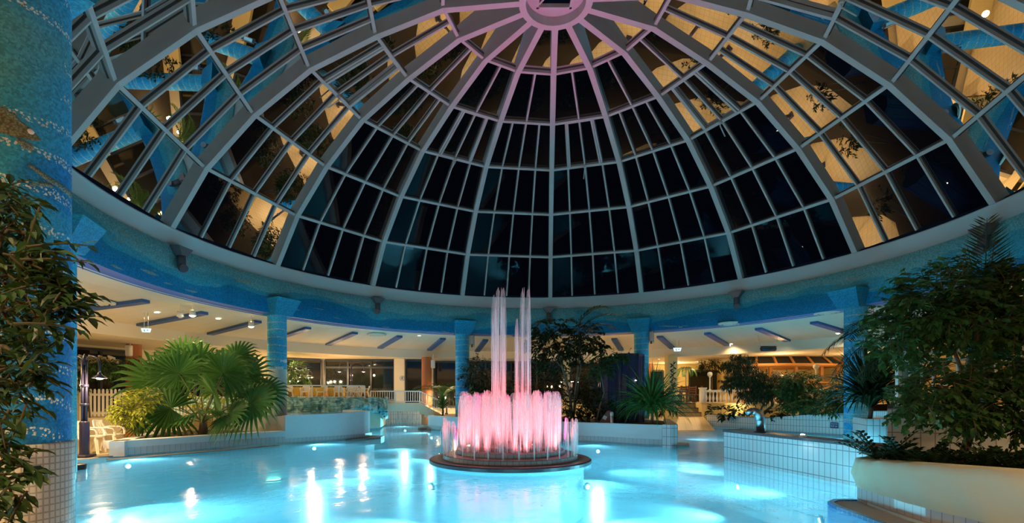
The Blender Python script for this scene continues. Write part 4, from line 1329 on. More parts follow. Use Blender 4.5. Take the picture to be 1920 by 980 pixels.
# ================================================================== LAMP POSTS
def lamp_post(loc, H, heads, label, power, arm=.42, mat='post', group=None):
    """post with swan-neck arms; heads: list of bearings"""
    root = thing('street_lamp', label, 'lamp post', loc, group=group)
    k = H / 2.4
    q = MB(); q.bbox((0, 0, .035), (.34 * k, .34 * k, .07), .02); q.lathe([(.10 * k, .05), (.10 * k, .82 * k), (.085 * k, .86 * k), (.0, .86 * k)], n=16); q.build('base', M[mat], root, local=True)
    q = MB()
    for a in (0, 2.1, 4.2):
        q.tube([(.04 * k * math.cos(a), .04 * k * math.sin(a), .8 * k), (.04 * k * math.cos(a), .04 * k * math.sin(a), H - .12)], .032 * k, 8)
    for z in (1.25 * k, 1.7 * k): q.lathe([(.0, z + .03), (.085 * k, z + .03), (.085 * k, z - .03), (0, z - .03)], n=14)
    q.lathe([(.06 * k, H - .2), (.075 * k, H - .1), (.03 * k, H), (0, H + .06)], n=12)
    q.build('pole', M[mat], root, local=True)
    for b in heads:
        dx, dy = math.sin(b), math.cos(b)
        q = MB(); pts = []
        R = arm / 2
        for i in range(13):
            t = math.pi * i / 12
            d = R - R * math.cos(t)
            pts.append((dx * d, dy * d, H - .22 * k + R * 1.0 * math.sin(t)))
        pts.append((dx * arm, dy * arm, H - .42 * k))
        q.tube(pts, .026 * k, 8); q.build('arm', M[mat], root, local=True)
        hz = H - .50 * k
        q = MB(); q.lathe([(.03 * k, hz + .12 * k), (.05 * k, hz + .06 * k), (.15 * k, hz - .01), (.16 * k, hz - .025)], (dx * arm, dy * arm, 0), n=18)
        sh = q.build('lamp_shade', M[mat], root, local=True)
        q = MB(); q.lathe([(.0, hz - .06 * k), (.06 * k, hz - .045 * k), (.075 * k, hz)], (dx * arm, dy * arm, 0), n=14); q.build('bulb', M['warmlamp'], sh, local=True)
        L = Vector(loc)
        point((L.x + dx * arm, L.y + dy * arm, L.z + hz - .13 * k), power, C_WARM, .05)
    return root


lamp_post((-9.78, 11.66, 0), 2.36, (R_(100), R_(280)), 'dark navy two-armed lamp post on the deck beside white chairs', L_POST)
# terrace posts
lamp_post((-9.55, 24.2, 1.34), 1.32, (R_(90), R_(270), R_(0)), 'brightest lamp post on the terrace behind the white chairs', L_POST * .8, .28)
lamp_post((-10.3, 23.7, 1.34), 1.25, (R_(60), R_(240)), 'lamp post at the left end of the terrace railing', L_POST * .4, .26)
lamp_post((-7.75, 25.5, 1.34), 1.75, (R_(90), R_(270)), 'tall dark lamp post with two swan necks before the terrace windows', L_POST * .4, .62)
lamp_post((-2.85, 25.2, .55), 1.12, (R_(80), R_(260)), 'low lamp post between terracotta pillar and dark column planting', L_POST * .7, .4)
lamp_post((-11.0, 18.2, .78), 1.35, (R_(250),), 'low lamp behind the fan palm fronds', L_POST * 1.0, .3)

# globe lamps on the balustrade
for px, py, Y, lab, H in ((1331, 722, 24.9, 'white globe lamp on the left end of the balustrade', .75), (1408, 715, 23.6, 'white globe lamp half hidden by the weeping shrub', .8), (1530, 712, 22.5, 'white globe lamp at the right of the bar front', .8)):
    p = at(px, py, Y)
    root = thing('globe_lamp', lab, 'lamp', (p.x, p.y, p.z - .25))
    q = MB(); q.lathe([(.08, 0), (.05, .04), (.028, .08), (.028, H - .12), (.05, H - .09), (.06, H - .06)], n=14); q.build('pole', M['rail'], root, local=True)
    q = MB(); q.lathe([(.01, H - .07)] + [(.125 * math.sin(R_(a)), H + .05 - .125 * math.cos(R_(a))) for a in range(15, 181, 15)], n=18); q.build('globe', M['globe'], root, local=True)

# ================================================================== RAILINGS
def railing(name, label, pts, h, post_every, bal_every, low=.08, mat='rail', cat='railing', midrail=None, pw=.05):
    pts = [Vector(p) for p in pts]
    root = thing(name, label, cat, tuple(pts[0]))
    tr, brr = MB(), MB()
    up = Vector((0, 0, 1))
    for i in range(len(pts) - 1):
        a, b = pts[i], pts[i + 1]
        tr.bar(a + up * h, b + up * h, pw * 1.1, pw)
        brr.bar(a + up * low, b + up * low, pw * .7, pw * .7)
        if midrail: brr.bar(a + up * midrail, b + up * midrail, pw * .7, pw * .7)
        L = (b - a).length
        npst = max(1, round(L / post_every))
        for k in range(npst + (1 if i == len(pts) - 2 else 0)):
            p = a.lerp(b, k / npst)
            q = MB(); q.bar(p, p + up * h, pw, pw); q.build('post', M[mat], root)
        nb = max(1, round(L / bal_every))
        for k in range(1, nb):
            p = a.lerp(b, k / nb)
            q = MB(); q.bar(p + up * low, p + up * (midrail or h), pw * .42, pw * .42); q.build('baluster', M[mat], root)
    tr.build('top_rail', M[mat], root); brr.build('bottom_rail', M[mat], root)
    return root


# terrace railing above the rock
ra = at(532, 744, 21.6); rb = at(682, 744, 22.6)
railing('terrace_railing', 'white railing above the turquoise rock on the terrace', [(-9.45, 21.6, 1.34), (-6.25, 22.55, 1.34)], .58, 1.1, 9)
railing('bridge_railing', 'white railing on the footbridge going down its stair', [(-6.2, 23.38, 1.13), (-3.95, 23.66, 1.13), (-2.85, 23.75, .62)], .56, 1.15, .11)
# rail beside the left planter (seen behind the palm)
railing('basin_railing', 'white railing behind the fan palm beside the raised basin', [(-12.4, 17.9, .35), (-11.3, 17.9, .78), (-9.95, 17.9, .78)], .62, 1.3, .13)
q = MB(); q.prism([(-11.4, 17.8), (-9.8, 17.8), (-9.8, 18.6), (-11.4, 18.6)], 0, .78); struct('floor_basin_walk', q, M['deck'])
# right railing on the raised deck
RP = at(1690, 757, 8.55)
railing('deck_railing', 'white railing with two top rails behind the near right tree', [(6.83, 8.62, 1.245), (8.3, 8.0, 1.245), (11.0, 7.2, 1.245)], .92, 1.55, .16, low=.16, midrail=.78, pw=.065)

# ================================================================== CHAIRS
def chair_proto(label, group=None, mat='white', name='plastic_chair', s=1.0):
    root = thing(name, label, 'chair', (0, 0, 0), group=group)
    m_ = M[mat]
    q = MB()
    vs = []; nx, ny = 8, 7
    for j in range(ny + 1):
        for i in range(nx + 1):
            u, v = i / nx * 2 - 1, j / ny
            hw = lerp(.235, .20, v)
            vs.append(Vector((u * hw, lerp(.23, -.20, v), .415 + .02 * (1 - v) - .018 * (1 - u * u) - (.03 * max(0, .12 - v) / .12))) * s)
    q.add(vs, [(j * (nx + 1) + i, j * (nx + 1) + i + 1, (j + 1) * (nx + 1) + i + 1, (j + 1) * (nx + 1) + i) for j in range(ny) for i in range(nx)], smooth=True)
    o = q.build('seat', m_, root, local=True)
    md = o.modifiers.new('thick', 'SOLIDIFY'); md.thickness = .018 * s
    # backrest: curved shell of upright slats inside a rounded frame
    q = MB()
    def bp(u, v):
        ang = u * .62
        return Vector((.245 * math.sin(ang) / math.sin(.62) * (1 - .10 * v * v), -.20 - .12 * v + .05 * (u * u), .42 + .38 * v)) * s
    for k in range(6):
        u = -0.62 + k * .248
        for seg in range(5):
            q.bar(bp(u, .06 + seg * .17), bp(u, .06 + (seg + 1) * .17), .045 * s, .012 * s, up=(0, 1, 0))
    fr = [bp(-1, 0), bp(-1, .3), bp(-.98, .6), bp(-.86, .83), bp(-.6, .96), bp(-.25, 1.0), bp(.25, 1.0), bp(.6, .96), bp(.86, .83), bp(.98, .6), bp(1, .3), bp(1, 0)]
    for a, b in zip(fr, fr[1:]): q.bar(a, b, .045 * s, .022 * s, up=(0, 1, 0))
    ub = [bp(u / 5, .90) for u in range(-5, 6)]
    for a, b in zip(ub, ub[1:]): q.bar(a, b, .10 * s, .014 * s, up=(0, 1, 0))
    q.build('backrest', m_, root, local=True)
    for sx in (-1, 1):
        q = MB(); pts = [Vector((sx * .245, -.24, .62)), Vector((sx * .285, -.12, .635)), Vector((sx * .295, .08, .63)), Vector((sx * .285, .20, .60)), Vector((sx * .27, .235, .52)), Vector((sx * .255, .235, .42))]
        for a, b in zip(pts, pts[1:]): q.bar(a * s, b * s, .05 * s, .025 * s)
        q.build('armrest', m_, root, local=True)
    for sx in (-1, 1):
        for sy in (-1, 1):
            q = MB()
            top = Vector((sx * .215, .20 if sy > 0 else -.19, .42)); bot = Vector((sx * .255, .25 if sy > 0 else -.29, 0))
            for tq in range(3):
                a = top.lerp(bot, tq / 3); b = top.lerp(bot, (tq + 1) / 3)
                q.bar(a * s, b * s, lerp(.06, .042, tq / 3) * s, lerp(.05, .035, tq / 3) * s)
            q.build('leg', m_, root, local=True)
    return root


CHAIR_H = .80
first = chair_proto('white plastic chair on the deck nearest to the planter, right of the navy lamp post')
first.location = (-10.30, 13.05, 0); first.rotation_euler = (0, 0, R_(-75))
for (x, y, rz, lab) in ((-10.32, 12.45, -68, 'white plastic chair in the middle of the trio by the lamp post'), (-10.36, 11.85, -62, 'white plastic chair leftmost of the trio, partly behind the big column')):
    c = copy_tree(first); c.location = (x, y, 0); c.rotation_euler = (0, 0, R_(rz)); c['label'] = lab
# terrace chairs and tables: smaller in the view, all turned about tables
tz = 1.342
tcs = [(-9.55, 22.05, 165), (-8.80, 22.25, 190), (-8.15, 22.5, 170), (-7.45, 22.6, 200), (-7.1, 22.75, 160), (-6.85, 22.95, 185), (-6.6, 22.9, 150), (-6.42, 23.2, 110)]
names = ['white plastic terrace chair leftmost behind the railing', 'white plastic terrace chair second from the column', 'white plastic terrace chair left of the middle yellow table', 'white plastic terrace chair right of the middle yellow table',
         'white plastic terrace chair fourth from the right railing end', 'white plastic terrace chair third from the right railing end', 'white plastic terrace chair second from the right railing end', 'white plastic terrace chair at the right end of the terrace railing']
for (x, y, rz), lab in zip(tcs, names):
    c = copy_tree(first); c.location = (x, y, tz); c.rotation_euler = (0, 0, R_(rz)); c.scale = (.72, .72, .72); c['label'] = lab; c['group'] = 'terrace chairs'
for i, (x, y) in enumerate(((-9.2, 22.75), (-8.45, 22.9), (-7.7, 23.1))):
    root = thing('dining_table', ['yellow clothed terrace table nearest to the column', 'yellow clothed terrace table in the middle of the railing', 'yellow clothed terrace table right of the railing middle'][i], 'table', (x, y, tz))
    q = MB(); q.bbox((0, 0, .50), (.56, .56, .03), .01); q.build('tabletop', M['white'], root, local=True)
    q = MB()
    n_ = 24; vs = []
    for j, z in enumerate((.518, .50, .30, .12)):
        for k in range(n_):
            a = 2 * math.pi * k / n_; e = .29 / max(abs(math.cos(a)), abs(math.sin(a))); wv = (1 + .05 * math.sin(k * 3) * (j / 3)) if j > 1 else 1
            vs.append((e * wv * math.cos(a), e * wv * math.sin(a), z))
    q.add(vs, [(j * n_ + k, j * n_ + (k + 1) % n_, (j + 1) * n_ + (k + 1) % n_, (j + 1) * n_ + k) for j in range(3) for k in range(n_)], smooth=True); q.add(vs[:n_], [tuple(range(n_))])
    q.build('tablecloth', M['cloth'], root, local=True)
    for sx in (-1, 1):
        for sy in (-1, 1):
            q = MB(); q.bar((sx * .23, sy * .23, 0), (sx * .23, sy * .23, .49), .035); q.build('leg', M['white'], root, local=True)

# dark wooden chairs and a table on the upper floor
def wood_chair(label):
    root = thing('wooden_chair', label, 'chair', (0, 0, 0), group='wooden chairs on the upper floor')
    q = MB(); q.bbox((0, 0, .43), (.42, .42, .05), .015); q.build('seat', M['dwood'], root, local=True)
    q = MB()
    for s_ in (-1, 1): q.bar((s_ * .19, -.2, .43), (s_ * .19, -.27, .92), .045)
    for z in (.60, .72, .84): q.bar((-.19, -.2 - (z - .43) * .14, z), (.19, -.2 - (z - .43) * .14, z), .03, .07)
    q.build('backrest', M['dwood'], root, local=True)
    for sx in (-1, 1):
        for sy in (-1, 1):
            q = MB(); q.bar((sx * .18, sy * .18, .42), (sx * .20, sy * .21, 0), .045); q.build('leg', M['dwood'], root, local=True)
    return root


wc = None
for i, (x, y, rz) in enumerate(((9.85, 27.4, 10), (10.2, 27.7, 200), (10.55, 27.9, 150), (10.0, 29.0, 30), (10.6, 29.3, 170), (11.0, 28.3, 80), (9.6, 28.3, -40))):
    labs = ['dark wooden chair nearest to the steps', 'dark wooden chair second along from the steps', 'dark wooden chair against the balustrade end', 'dark wooden chair in the back row, left', 'dark wooden chair in the back row, right', 'dark wooden chair half hidden by the balustrade', 'dark wooden chair at the left end of the wooden group']
    if wc is None: wc = wood_chair(labs[0]); c = wc
    else: c = copy_tree(wc); c['label'] = labs[i]
    c.location = (x, y, 1.12); c.rotation_euler = (0, 0, R_(rz))
root = thing('wooden_table', 'dark wooden table among the chairs on the upper floor', 'table', (10.2, 28.5, 1.12))
q = MB(); q.lathe([(0, .74), (.42, .74), (.42, .70), (0, .69)], n=24); q.build('tabletop', M['dwood'], root, local=True)
q = MB(); q.lathe([(.28, 0), (.26, .03), (.05, .06), (.05, .70)], n=14); q.build('pedestal', M['dwood'], root, local=True)

# ================================================================== LEFT DECK: fence, pergola, low wall, pillar, bin
FA, FB = Vector((-16.9, 17.2, 0)), Vector((-14.15, 18.7, 0))
fd = (FB - FA).normalized()
q = MB(); q.wall([tuple(FA)[:2], tuple(FB)[:2]], 0, .66, th=.25); struct('wall_low_left', q, M['cream'], 'low cream wall below the picket fence')
root = thing('picket_fence', 'white picket fence on the low cream wall behind the lamp post', 'fence', (FA.x, FA.y, .66))
n_ = 26; L_ = (FB - FA).length
for k in range(n_):
    p = FA + fd * (L_ * (k + .5) / n_)
    q = MB(); nn = Vector((fd.y, -fd.x, 0)); wd = .036
    q.plate([p - fd * wd + Vector((0, 0, .70)), p + fd * wd + Vector((0, 0, .70)), p + fd * wd + Vector((0, 0, 1.66)), p + fd * wd * .5 + Vector((0, 0, 1.71)), p - fd * wd * .5 + Vector((0, 0, 1.71)), p - fd * wd + Vector((0, 0, 1.66))], .025, -nn)
    q.build('picket', M['rail'], root)
q = MB()
for z in (.82, 1.5): q.bar(FA + Vector((0, .03, z)), FB + Vector((0, .03, z)), .04, .08)
q.build('rail', M['cream'], root)
root = thing('pergola', 'white garden pergola with short rafters over the picket fence', 'pergola', (FA.x, FA.y, 0))
for k, t in enumerate((.02, .60)):
    p = FA + fd * L_ * t + Vector((.0, -.14, 0)); q = MB(); q.bar(p, p + Vector((0, 0, 2.75)), .17, .17); q.build('post', M['cream'], root)
q = MB(); q.bar(FA + Vector((0, -.14, 2.72)), FB - fd * .1 + Vector((0, -.14, 2.72)), .08, .16); q.build('beam', M['cream'], root)
for k in range(11):
    p = FA + fd * (L_ - .15) * (k + .3) / 11 + Vector((0, -.14, 2.84)); nn = Vector((fd.y, -fd.x, 0))
    q = MB(); q.plate([p - nn * .5 + Vector((0, 0, -.05)), p - nn * .5 + Vector((0, 0, .06)), p + nn * .62 + Vector((0, 0, .06)), p + nn * .62, p + nn * .48 + Vector((0, 0, -.07))], .05, fd); q.build('rafter', M['cream'], root)
for (x, y, zb, lab) in ((-14.35, 19.4, 0, 'terracotta round pillar at the right end of the picket fence'), (-3.92, 25.6, 0, 'terracotta round pillar beside the footbridge stair'), (8.95, 30.6, 1.1, 'terracotta round pillar in front of the yellow back wall')):
    q = MB(); q.lathe([(.26, zb), (.26, 3.2), (.25, 3.46)], (x, y, 0), n=28); o = struct('pillar', q, M['terracotta'], lab); o['category'] = 'pillar'
for px, py, Y, lab in ((242, 657, 19.0, 'small white loudspeaker box on the terracotta pillar by the fence'), (812, 682, 25.2, 'small white loudspeaker box on the terracotta pillar by the bridge')):
    p = at(px, py, Y); root = thing('loudspeaker', lab, 'speaker', tuple(p))
    q = MB(); q.bbox((0, 0, 0), (.20, .18, .42), .03); q.build('cabinet', M['white'], root, local=True)
    q = MB(); q.box((0, -.092, 0), (.15, .01, .36)); q.bar((0, .05, .2), (0, .1, .5), .03); q.build('grille', M['signwhite'], root, local=True)
p = Vector((-13.1, 17.45, 0))
root = thing('waste_bin', 'orange waste bin at the foot of the terracotta pillar by the fence', 'bin', tuple(p))
q = MB(); q.bbox((0, 0, .2), (.30, .26, .38), .03); q.build('body', M['orange'], root, local=True)
q = MB(); q.bbox((0, 0, .41), (.33, .29, .05), .02); q.box((0, -.12, .33), (.16, .05, .05)); q.build('lid', M['dark'], root, local=True)
# white sun lounger behind the lamp post
p = Vector((-11.6, 17.0, 0))
root = thing('sun_lounger', 'white plastic sun lounger behind the lime green bush', 'sun lounger', tuple(p), R_(70))
q = MB(); 
for k in range(14): q.bar((-.28, -.9 + k * .085, .30), (.28, -.9 + k * .085, .30), .06, .02)
q.build('seat', M['white'], root, local=True)
q = MB()
for k in range(9): q.bar((-.28, .30 + k * .065, .32 + k * .06), (.28, .30 + k * .065, .32 + k * .06), .06, .02)
for s_ in (-1, 1): q.bar((s_ * .28, .27, .30), (s_ * .28, .86, .83), .04)
q.build('backrest', M['white'], root, local=True)
q = MB()
for s_ in (-1, 1): q.bar((s_ * .3, -.95, .30), (s_ * .3, .5, .30), .05)
q.build('frame', M['white'], root, local=True)
for sx in (-1, 1):
    for y in (-.75, .35): q = MB(); q.bar((sx * .29, y, .3), (sx * .29, y, 0), .05); q.build('leg', M['white'], root, local=True)

# cream wall pillar beside the windows with a small round sign
q = MB(); q.box((-5.52, 26.7, 1.75), (.55, .35, 3.5)); struct('pillar_wall', q, M['cream'], 'cream wall pier between the dark windows')
p = at(754, 709, 26.5)
root = thing('round_sign', 'small round white sign on the cream pier', 'sign', tuple(p))
q = MB(); q.tube([(0, .02, 0), (0, -.015, 0)], .14, 20); q.build('plate', M['signwhite'], root, local=True)
q = MB()
for k in range(20):
    a, b = 2 * math.pi * k / 20, 2 * math.pi * (k + 1) / 20
    q.bar((.12 * math.cos(a), -.02, .12 * math.sin(a)), (.12 * math.cos(b), -.02, .12 * math.sin(b)), .012)
q.bar((0, -.02, -.07), (0, -.02, .05), .03); q.lathe([(0, .09), (.02, .085), (.02, .06), (0, .055)], (0, -.02, 0), n=8); q.build('symbol', M['winframe'], root, local=True)

# ================================================================== NAVY TOWER in the centre planter
tc_ = at(1180, 790, 18.0)
root = thing('navy_tower', 'tall dark navy faceted cabinet tower standing in the centre planter', 'tower', (tc_.x, tc_.y, .52))
def octo(cx_, cy_, r, z0, z1, n=8, ph=.39):
    q = MB()
    outl = [(cx_ + r * math.cos(ph + 2 * math.pi * k / n), cy_ + r * math.sin(ph + 2 * math.pi * k / n)) for k in range(n)]
    q.prism(outl, z0, z1)
    for k in range(n):
        a = outl[k]; q.bar((a[0], a[1], z0), (a[0], a[1], z1), .05, .05)
    o2 = [(cx_ + r * 1.04 * math.cos(ph + 2 * math.pi * k / n), cy_ + r * 1.04 * math.sin(ph + 2 * math.pi * k / n)) for k in range(n)]
    q.prism(o2, z1 - .04, z1 + .03)
    return q
octo(tc_.x, tc_.y, .50, .5, 2.92).build('main_shaft', M['navy'], root)
octo(tc_.x - .62, tc_.y + .25, .42, .5, 2.82).build('side_shaft', M['navy'], root)
q = MB()
for a in (-2.2, -1.57, -.95):
    for s_ in (-1, 1):
        x, y = tc_.x + .485 * math.cos(a), tc_.y + .485 * math.sin(a)
        t = Vector((-math.sin(a), math.cos(a), 0)) * s_ * .12
        q.bar((x + t.x, y + t.y, .6), (x + t.x, y + t.y, 2.85), .025, .03)
q.build('panel_seams', M['winframe'], root)
q = MB(); q.lathe([(0, 2.02), (.02, 2.0), (.02, 1.98)], (tc_.x + .1, tc_.y - .50, 0), n=8); q.build('indicator_lamp', M['warmlamp'], root)

# small steel bollard lamp and pink cone in the centre planter
p = at(1147, 790, 15.9)
root = thing('bollard_light', 'short steel bollard light at the edge of the centre planter', 'light', (p.x, p.y, .55))
q = MB(); q.lathe([(.05, 0), (.05, .26), (.045, .27)], n=14); q.build('post', M['steel'], root, local=True)
q = MB(); q.lathe([(.055, .27), (.055, .36), (.03, .39), (0, .395)], n=14); q.build('head', M['globe'], root, local=True)
p = at(1135, 790, 16.3)
root = thing('floor_uplight', 'dull pink wedge shaped uplight housing beside the bollard', 'light', (p.x, p.y, .54))
q = MB(); q.add([(-.2, -.1, 0), (.2, -.1, 0), (.2, .2, 0), (-.2, .2, 0), (.08, .0, .42), (.18, .0, .42), (.18, .12, .42), (.08, .12, .42)], [(0, 1, 5, 4), (1, 2, 6, 5), (2, 3, 7, 6), (3, 0, 4, 7), (4, 5, 6, 7), (3, 2, 1, 0)])
q.build('housing', plain('dull_pink', (.32, .13, .12), .6), root, local=True)
q = MB(); q.box((-.03, -.06, .2), (.12, .02, .12), Matrix.Rotation(.5, 3, 'Y')); q.build('lamp_glass', M['globe'], root, local=True)

# yellow low wall kept to give a warm glow behind the centre planting
q = MB(); q.wall([(.2, 26.3), (2.5, 26.2), (4.6, 26.3)], .5, 1.28, th=.2); struct('wall_planting', q, M['yellow'], 'low yellow wall put behind the centre planting for its glow')
lamp_post((3.2, 23.6, .5), 2.1, (R_(60), R_(180), R_(300)), 'three-armed dark lamp post on the deck behind the fishtail palm', L_POST * .20, .45)
point((4.9, 22.0, 2.6), L_POST * .22, (1, .56, .15), .1, 'deck_fill')  # bare light added to brighten the deck mirrored in the dome glass
point((-2.0, 24.9, 1.2), L_POST * .4, C_WARM, .1, 'planting_light')

# ================================================================== RIGHT: balustrade, pier, bar
root = thing('balustrade', 'white turned balustrade on the yellow lit wall', 'balustrade', (10.15, 25.45, 1.12))
def bal_mesh():
    q = MB(); q.lathe([(.055, 0), (.055, .03), (.03, .05), (.028, .09), (.06, .20), (.062, .25), (.035, .38), (.026, .46), (.045, .50), (.055, .52), (.055, .55)], n=12); return q
bo = None
def alongb(t):
    segs = [(Vector((a[0], a[1], 0)), Vector((b[0], b[1], 0))) for a, b in zip(BAL, BAL[1:])]
    tot = sum((b - a).length for a, b in segs); d = t * tot
    for a, b in segs:
        if d <= (b - a).length: return a.lerp(b, d / (b - a).length)
        d -= (b - a).length
    return Vector((BAL[-1][0], BAL[-1][1], 0))
for k in range(30):
    p = alongb((k + 1) / 31) - Vector((10.15, 25.45, 0)) + Vector((.06, .06, 0))
    if bo is None: bo = bal_mesh().build('baluster', M['rail'], root, local=True); o = bo
    else: o = bo.copy(); COL.objects.link(o)
    o.location = p
q = MB()
for a, b in zip(BAL, BAL[1:]): q.bar((a[0] + .06, a[1] + .06, 1.12 + .60), (b[0] + .06, b[1] + .06, 1.72), .18, .10); q.bar((a[0] + .06, a[1] + .06, 1.135), (b[0] + .06, b[1] + .06, 1.135), .18, .04)
q.build('handrail', M['rail'], root)
q = MB(); q.box((10.18, 25.45, 1.12 + .36), (.26, .26, .72)); q.box((10.18, 25.45, 1.87), (.32, .32, .06)); q.build('end_post', M['rail'], root)

p = at(1262, 745, 24.6)
q = MB(); q.box((p.x, 24.6 + .3, 1.75), (.48, .48, 3.45)); o = struct('pillar_leaf', q, M['yellow'], 'square cream pillar with painted dark leaves')
q = MB()
for k in range(14):
    z = 2.0 + k * .085; x = p.x + .10 * math.sin(k * 1.1) * (1 if k % 2 else -1); a = .6 if k % 2 else 2.5
    d = Vector((math.cos(a), 0, math.sin(a))) * .12; e = Vector((-math.sin(a), 0, math.cos(a))) * .04
    c = Vector((x, 24.6 + .055, z)); q.plate([c - d, c - d * .2 + e, c + d, c - d * .2 - e], .004, (0, 1, 0))
q.bar((p.x - .02, 24.652, 1.9), (p.x + .06, 24.652, 3.2), .02, .006)
o = q.build('painted_leaves', M['winframe'], o)

# ---- bar with slanted windows
BX, BY = 12.15, 24.9
root = thing('bar_kiosk', 'orange wooden bar kiosk with slanted dark windows like a ship bridge', 'bar', (14.2, 25.6, 1.12))
XT = [at(px, 662, BY).x for px in (1411, 1425, 1453, 1482, 1514, 1547, 1570)]
XBm = [at(px, 684, BY).x for px in (1396, 1416, 1450, 1482, 1518, 1556, 1590)]
ZT_, ZB_ = EYE + (HOR - 661) / FPX * BY, EYE + (HOR - 682) / FPX * BY
YT = [BY + .75, BY + .45, BY + .3, BY + .25, BY + .3, BY + .45, BY + .75]; YB = [y - .55 for y in YT]
for i in range(6):
    q = MB(); A = [Vector((XBm[i], YB[i], ZB_)), Vector((XBm[i + 1], YB[i + 1], ZB_)), Vector((XT[i + 1], YT[i + 1], ZT_)), Vector((XT[i], YT[i], ZT_))]
    q.plate(A, .02, (A[1] - A[0]).cross(A[3] - A[0]) * -1); wp = q.build('slanted_window', M['wglass'], root)
q = MB()
for i in range(7): q.bar((XBm[i], YB[i] - .03, ZB_), (XT[i], YT[i] - .03, ZT_), .10, .08, up=(0, 1, 0))
for i in range(6):
    q.bar((XT[i], YT[i] - .02, ZT_ + .02), (XT[i + 1], YT[i + 1] - .02, ZT_ + .02), .12, .09); q.bar((XBm[i], YB[i] - .06, ZB_ - .04), (XBm[i + 1], YB[i + 1] - .06, ZB_ - .04), .20, .10)
q.build('window_frame', M['wood'], root)
q = MB(); q.prism([(x, y) for x, y in zip(XT, YT)] + [(XT[-1], BY + 2.4), (XT[0], BY + 2.4)], ZT_ + .02, ZT_ + .07); q.build('roof', M['wood'], root)
q = MB(); q.prism([(x * .985 + .2, y + .15) for x, y in zip(XBm, YB)] + [(XBm[-1] - .1, BY + 2.4), (XBm[0] + .2, BY + 2.4)], ZB_ - .12, ZB_ - .06); q.build('canopy_ceiling', M['wood'], root)
for x in (12.55, 13.6, 14.9, 16.2, 17.0):
    q = MB(); q.bar((x, BY + .5, 1.12), (x, BY + .5, ZB_ - .1), .14, .14); q.build('post', M['wood'], root)
q = MB(); q.box((14.7, BY + .5, 1.12 + .5), (4.9, .5, 1.0)); q.box((14.7, BY + .42, 2.15), (5.0, .75, .06)); q.build('counter', M['wood'], root)
q = MB(); q.box((14.7, BY + 2.4, 2.0), (5.0, .1, 1.8)); q.build('back_panel', M['yellow'], root)
for z in (2.35, 2.58):
    q = MB(); q.box((13.1, BY + 1.0, z), (1.0, .3, .03)); q.build('shelf', M['wood'], root)
q = MB(); q.box((14.15, BY + .9, 2.3), (.45, .06, .85)); q.build('light_panel', M['cream'], root)
q = MB(); q.box((14.2 + .9, BY + 1.6, 2.35), (1.0, .1, .5)); q.build('fridge_front', M['steel'], root)
bsrc = None
for k in range(12):
    x = 12.72 + k * .068
    z = 2.365 if k % 2 else 2.595
    x = 12.68 + (k // 2) * .15
    if bsrc is None:
        q = MB(); q.lathe([(0, 0), (.03, 0), (.03, .11), (.012, .15), (.012, .19), (0, .19)], n=10); bsrc = q.build('bottle', M['wglass'], None, local=True)
        o = bsrc; tag(o, None, 'bottle', 'bottles on the bar shelves')
    else: o = bsrc.copy(); COL.objects.link(o)
    o.location = (x, BY + .97, z); o['label'] = ('dark bottle on the upper bar shelf' if k % 2 == 0 else 'dark bottle on the lower bar shelf')
    o['group'] = 'bottles on the upper bar shelf' if k % 2 == 0 else 'bottles on the lower bar shelf'
spot((14.2, BY + 1.2, ZB_ - .15), (14.2, BY + 1.3, 1), 160, (1, .6, .25), 150, .8, .1, 'bar_light')
point((13.0, 23.4, 2.9), 75, (1, .62, .26), .1, 'bar_light'); point((16.5, 23.2, 2.9), 75, (1, .62, .26), .1, 'bar_light')
point((10.2, 29.8, 3.0), 130, (1, .68, .3), .1, 'room_light')
point((11.2, 24.0, .9), 16, (1, .75, .35), .1, 'planting_light'); point((13.2, 21.8, 1.0), 14, (1, .75, .35), .1, 'planting_light')

# ---- steel spout on the ledge
p = BXA.lerp(BXB, .245) + bn * .24
root = thing('water_spout', 'curved stainless steel water spout on the dark ledge of the tiled divider', 'spout', (p.x, p.y, .645))
q = MB(); q.lathe([(0, .03), (.10, .03), (.14, .0), (.145, 0)], n=20); q.build('base_flange', M['dark'], root, local=True)
q = MB()
pts = [(0, 0, .02), (0, 0, .24), (-.01, 0, .29)]
for a in range(0, 100, 15):
    t = R_(a); pts.append((-.02 - .17 * (1 - math.cos(t)), -.01, .31 + .15 * math.sin(t)))
q.tube(pts, [.088, .088, .092, .096, .098, .098, .094, .088, .082, .076], 16); 
ex = Vector(pts[-1]); q.tube([ex, ex + Vector((-.06, 0, -.012)), ex + Vector((-.12, 0, -.05))], [.076, .064, .05], 14); q.build('pipe', M['steel'], root, local=True)

# ---- depth sign
i0 = Vector((SWT[3][0], SWT[3][1], 0)); i1 = Vector((SWT[4][0], SWT[4][1], 0))
# where the bearing of the sign meets the wall
best = min((abs((i0.lerp(i1, t / 100).x / i0.lerp(i1, t / 100).y) - (1565 - CX) / FPX), t) for t in range(101))[1]
p = i0.lerp(i1, best / 100); d = (i1 - i0).normalized(); nn = Vector((d.y, -d.x, 0))
if nn.y > 0: nn = -nn
sz = EYE + (HOR - 797) / FPX * p.y
pos = p + nn * .012
root = thing('depth_sign', 'small dark blue water depth sign on the white tiled wall', 'sign', (pos.x, pos.y, sz), math.atan2(nn.y, nn.x) + math.pi / 2)
q = MB(); q.bbox((0, 0, 0), (.30, .02, .225), .006); q.build('plate', M['signblue'], root, local=True)


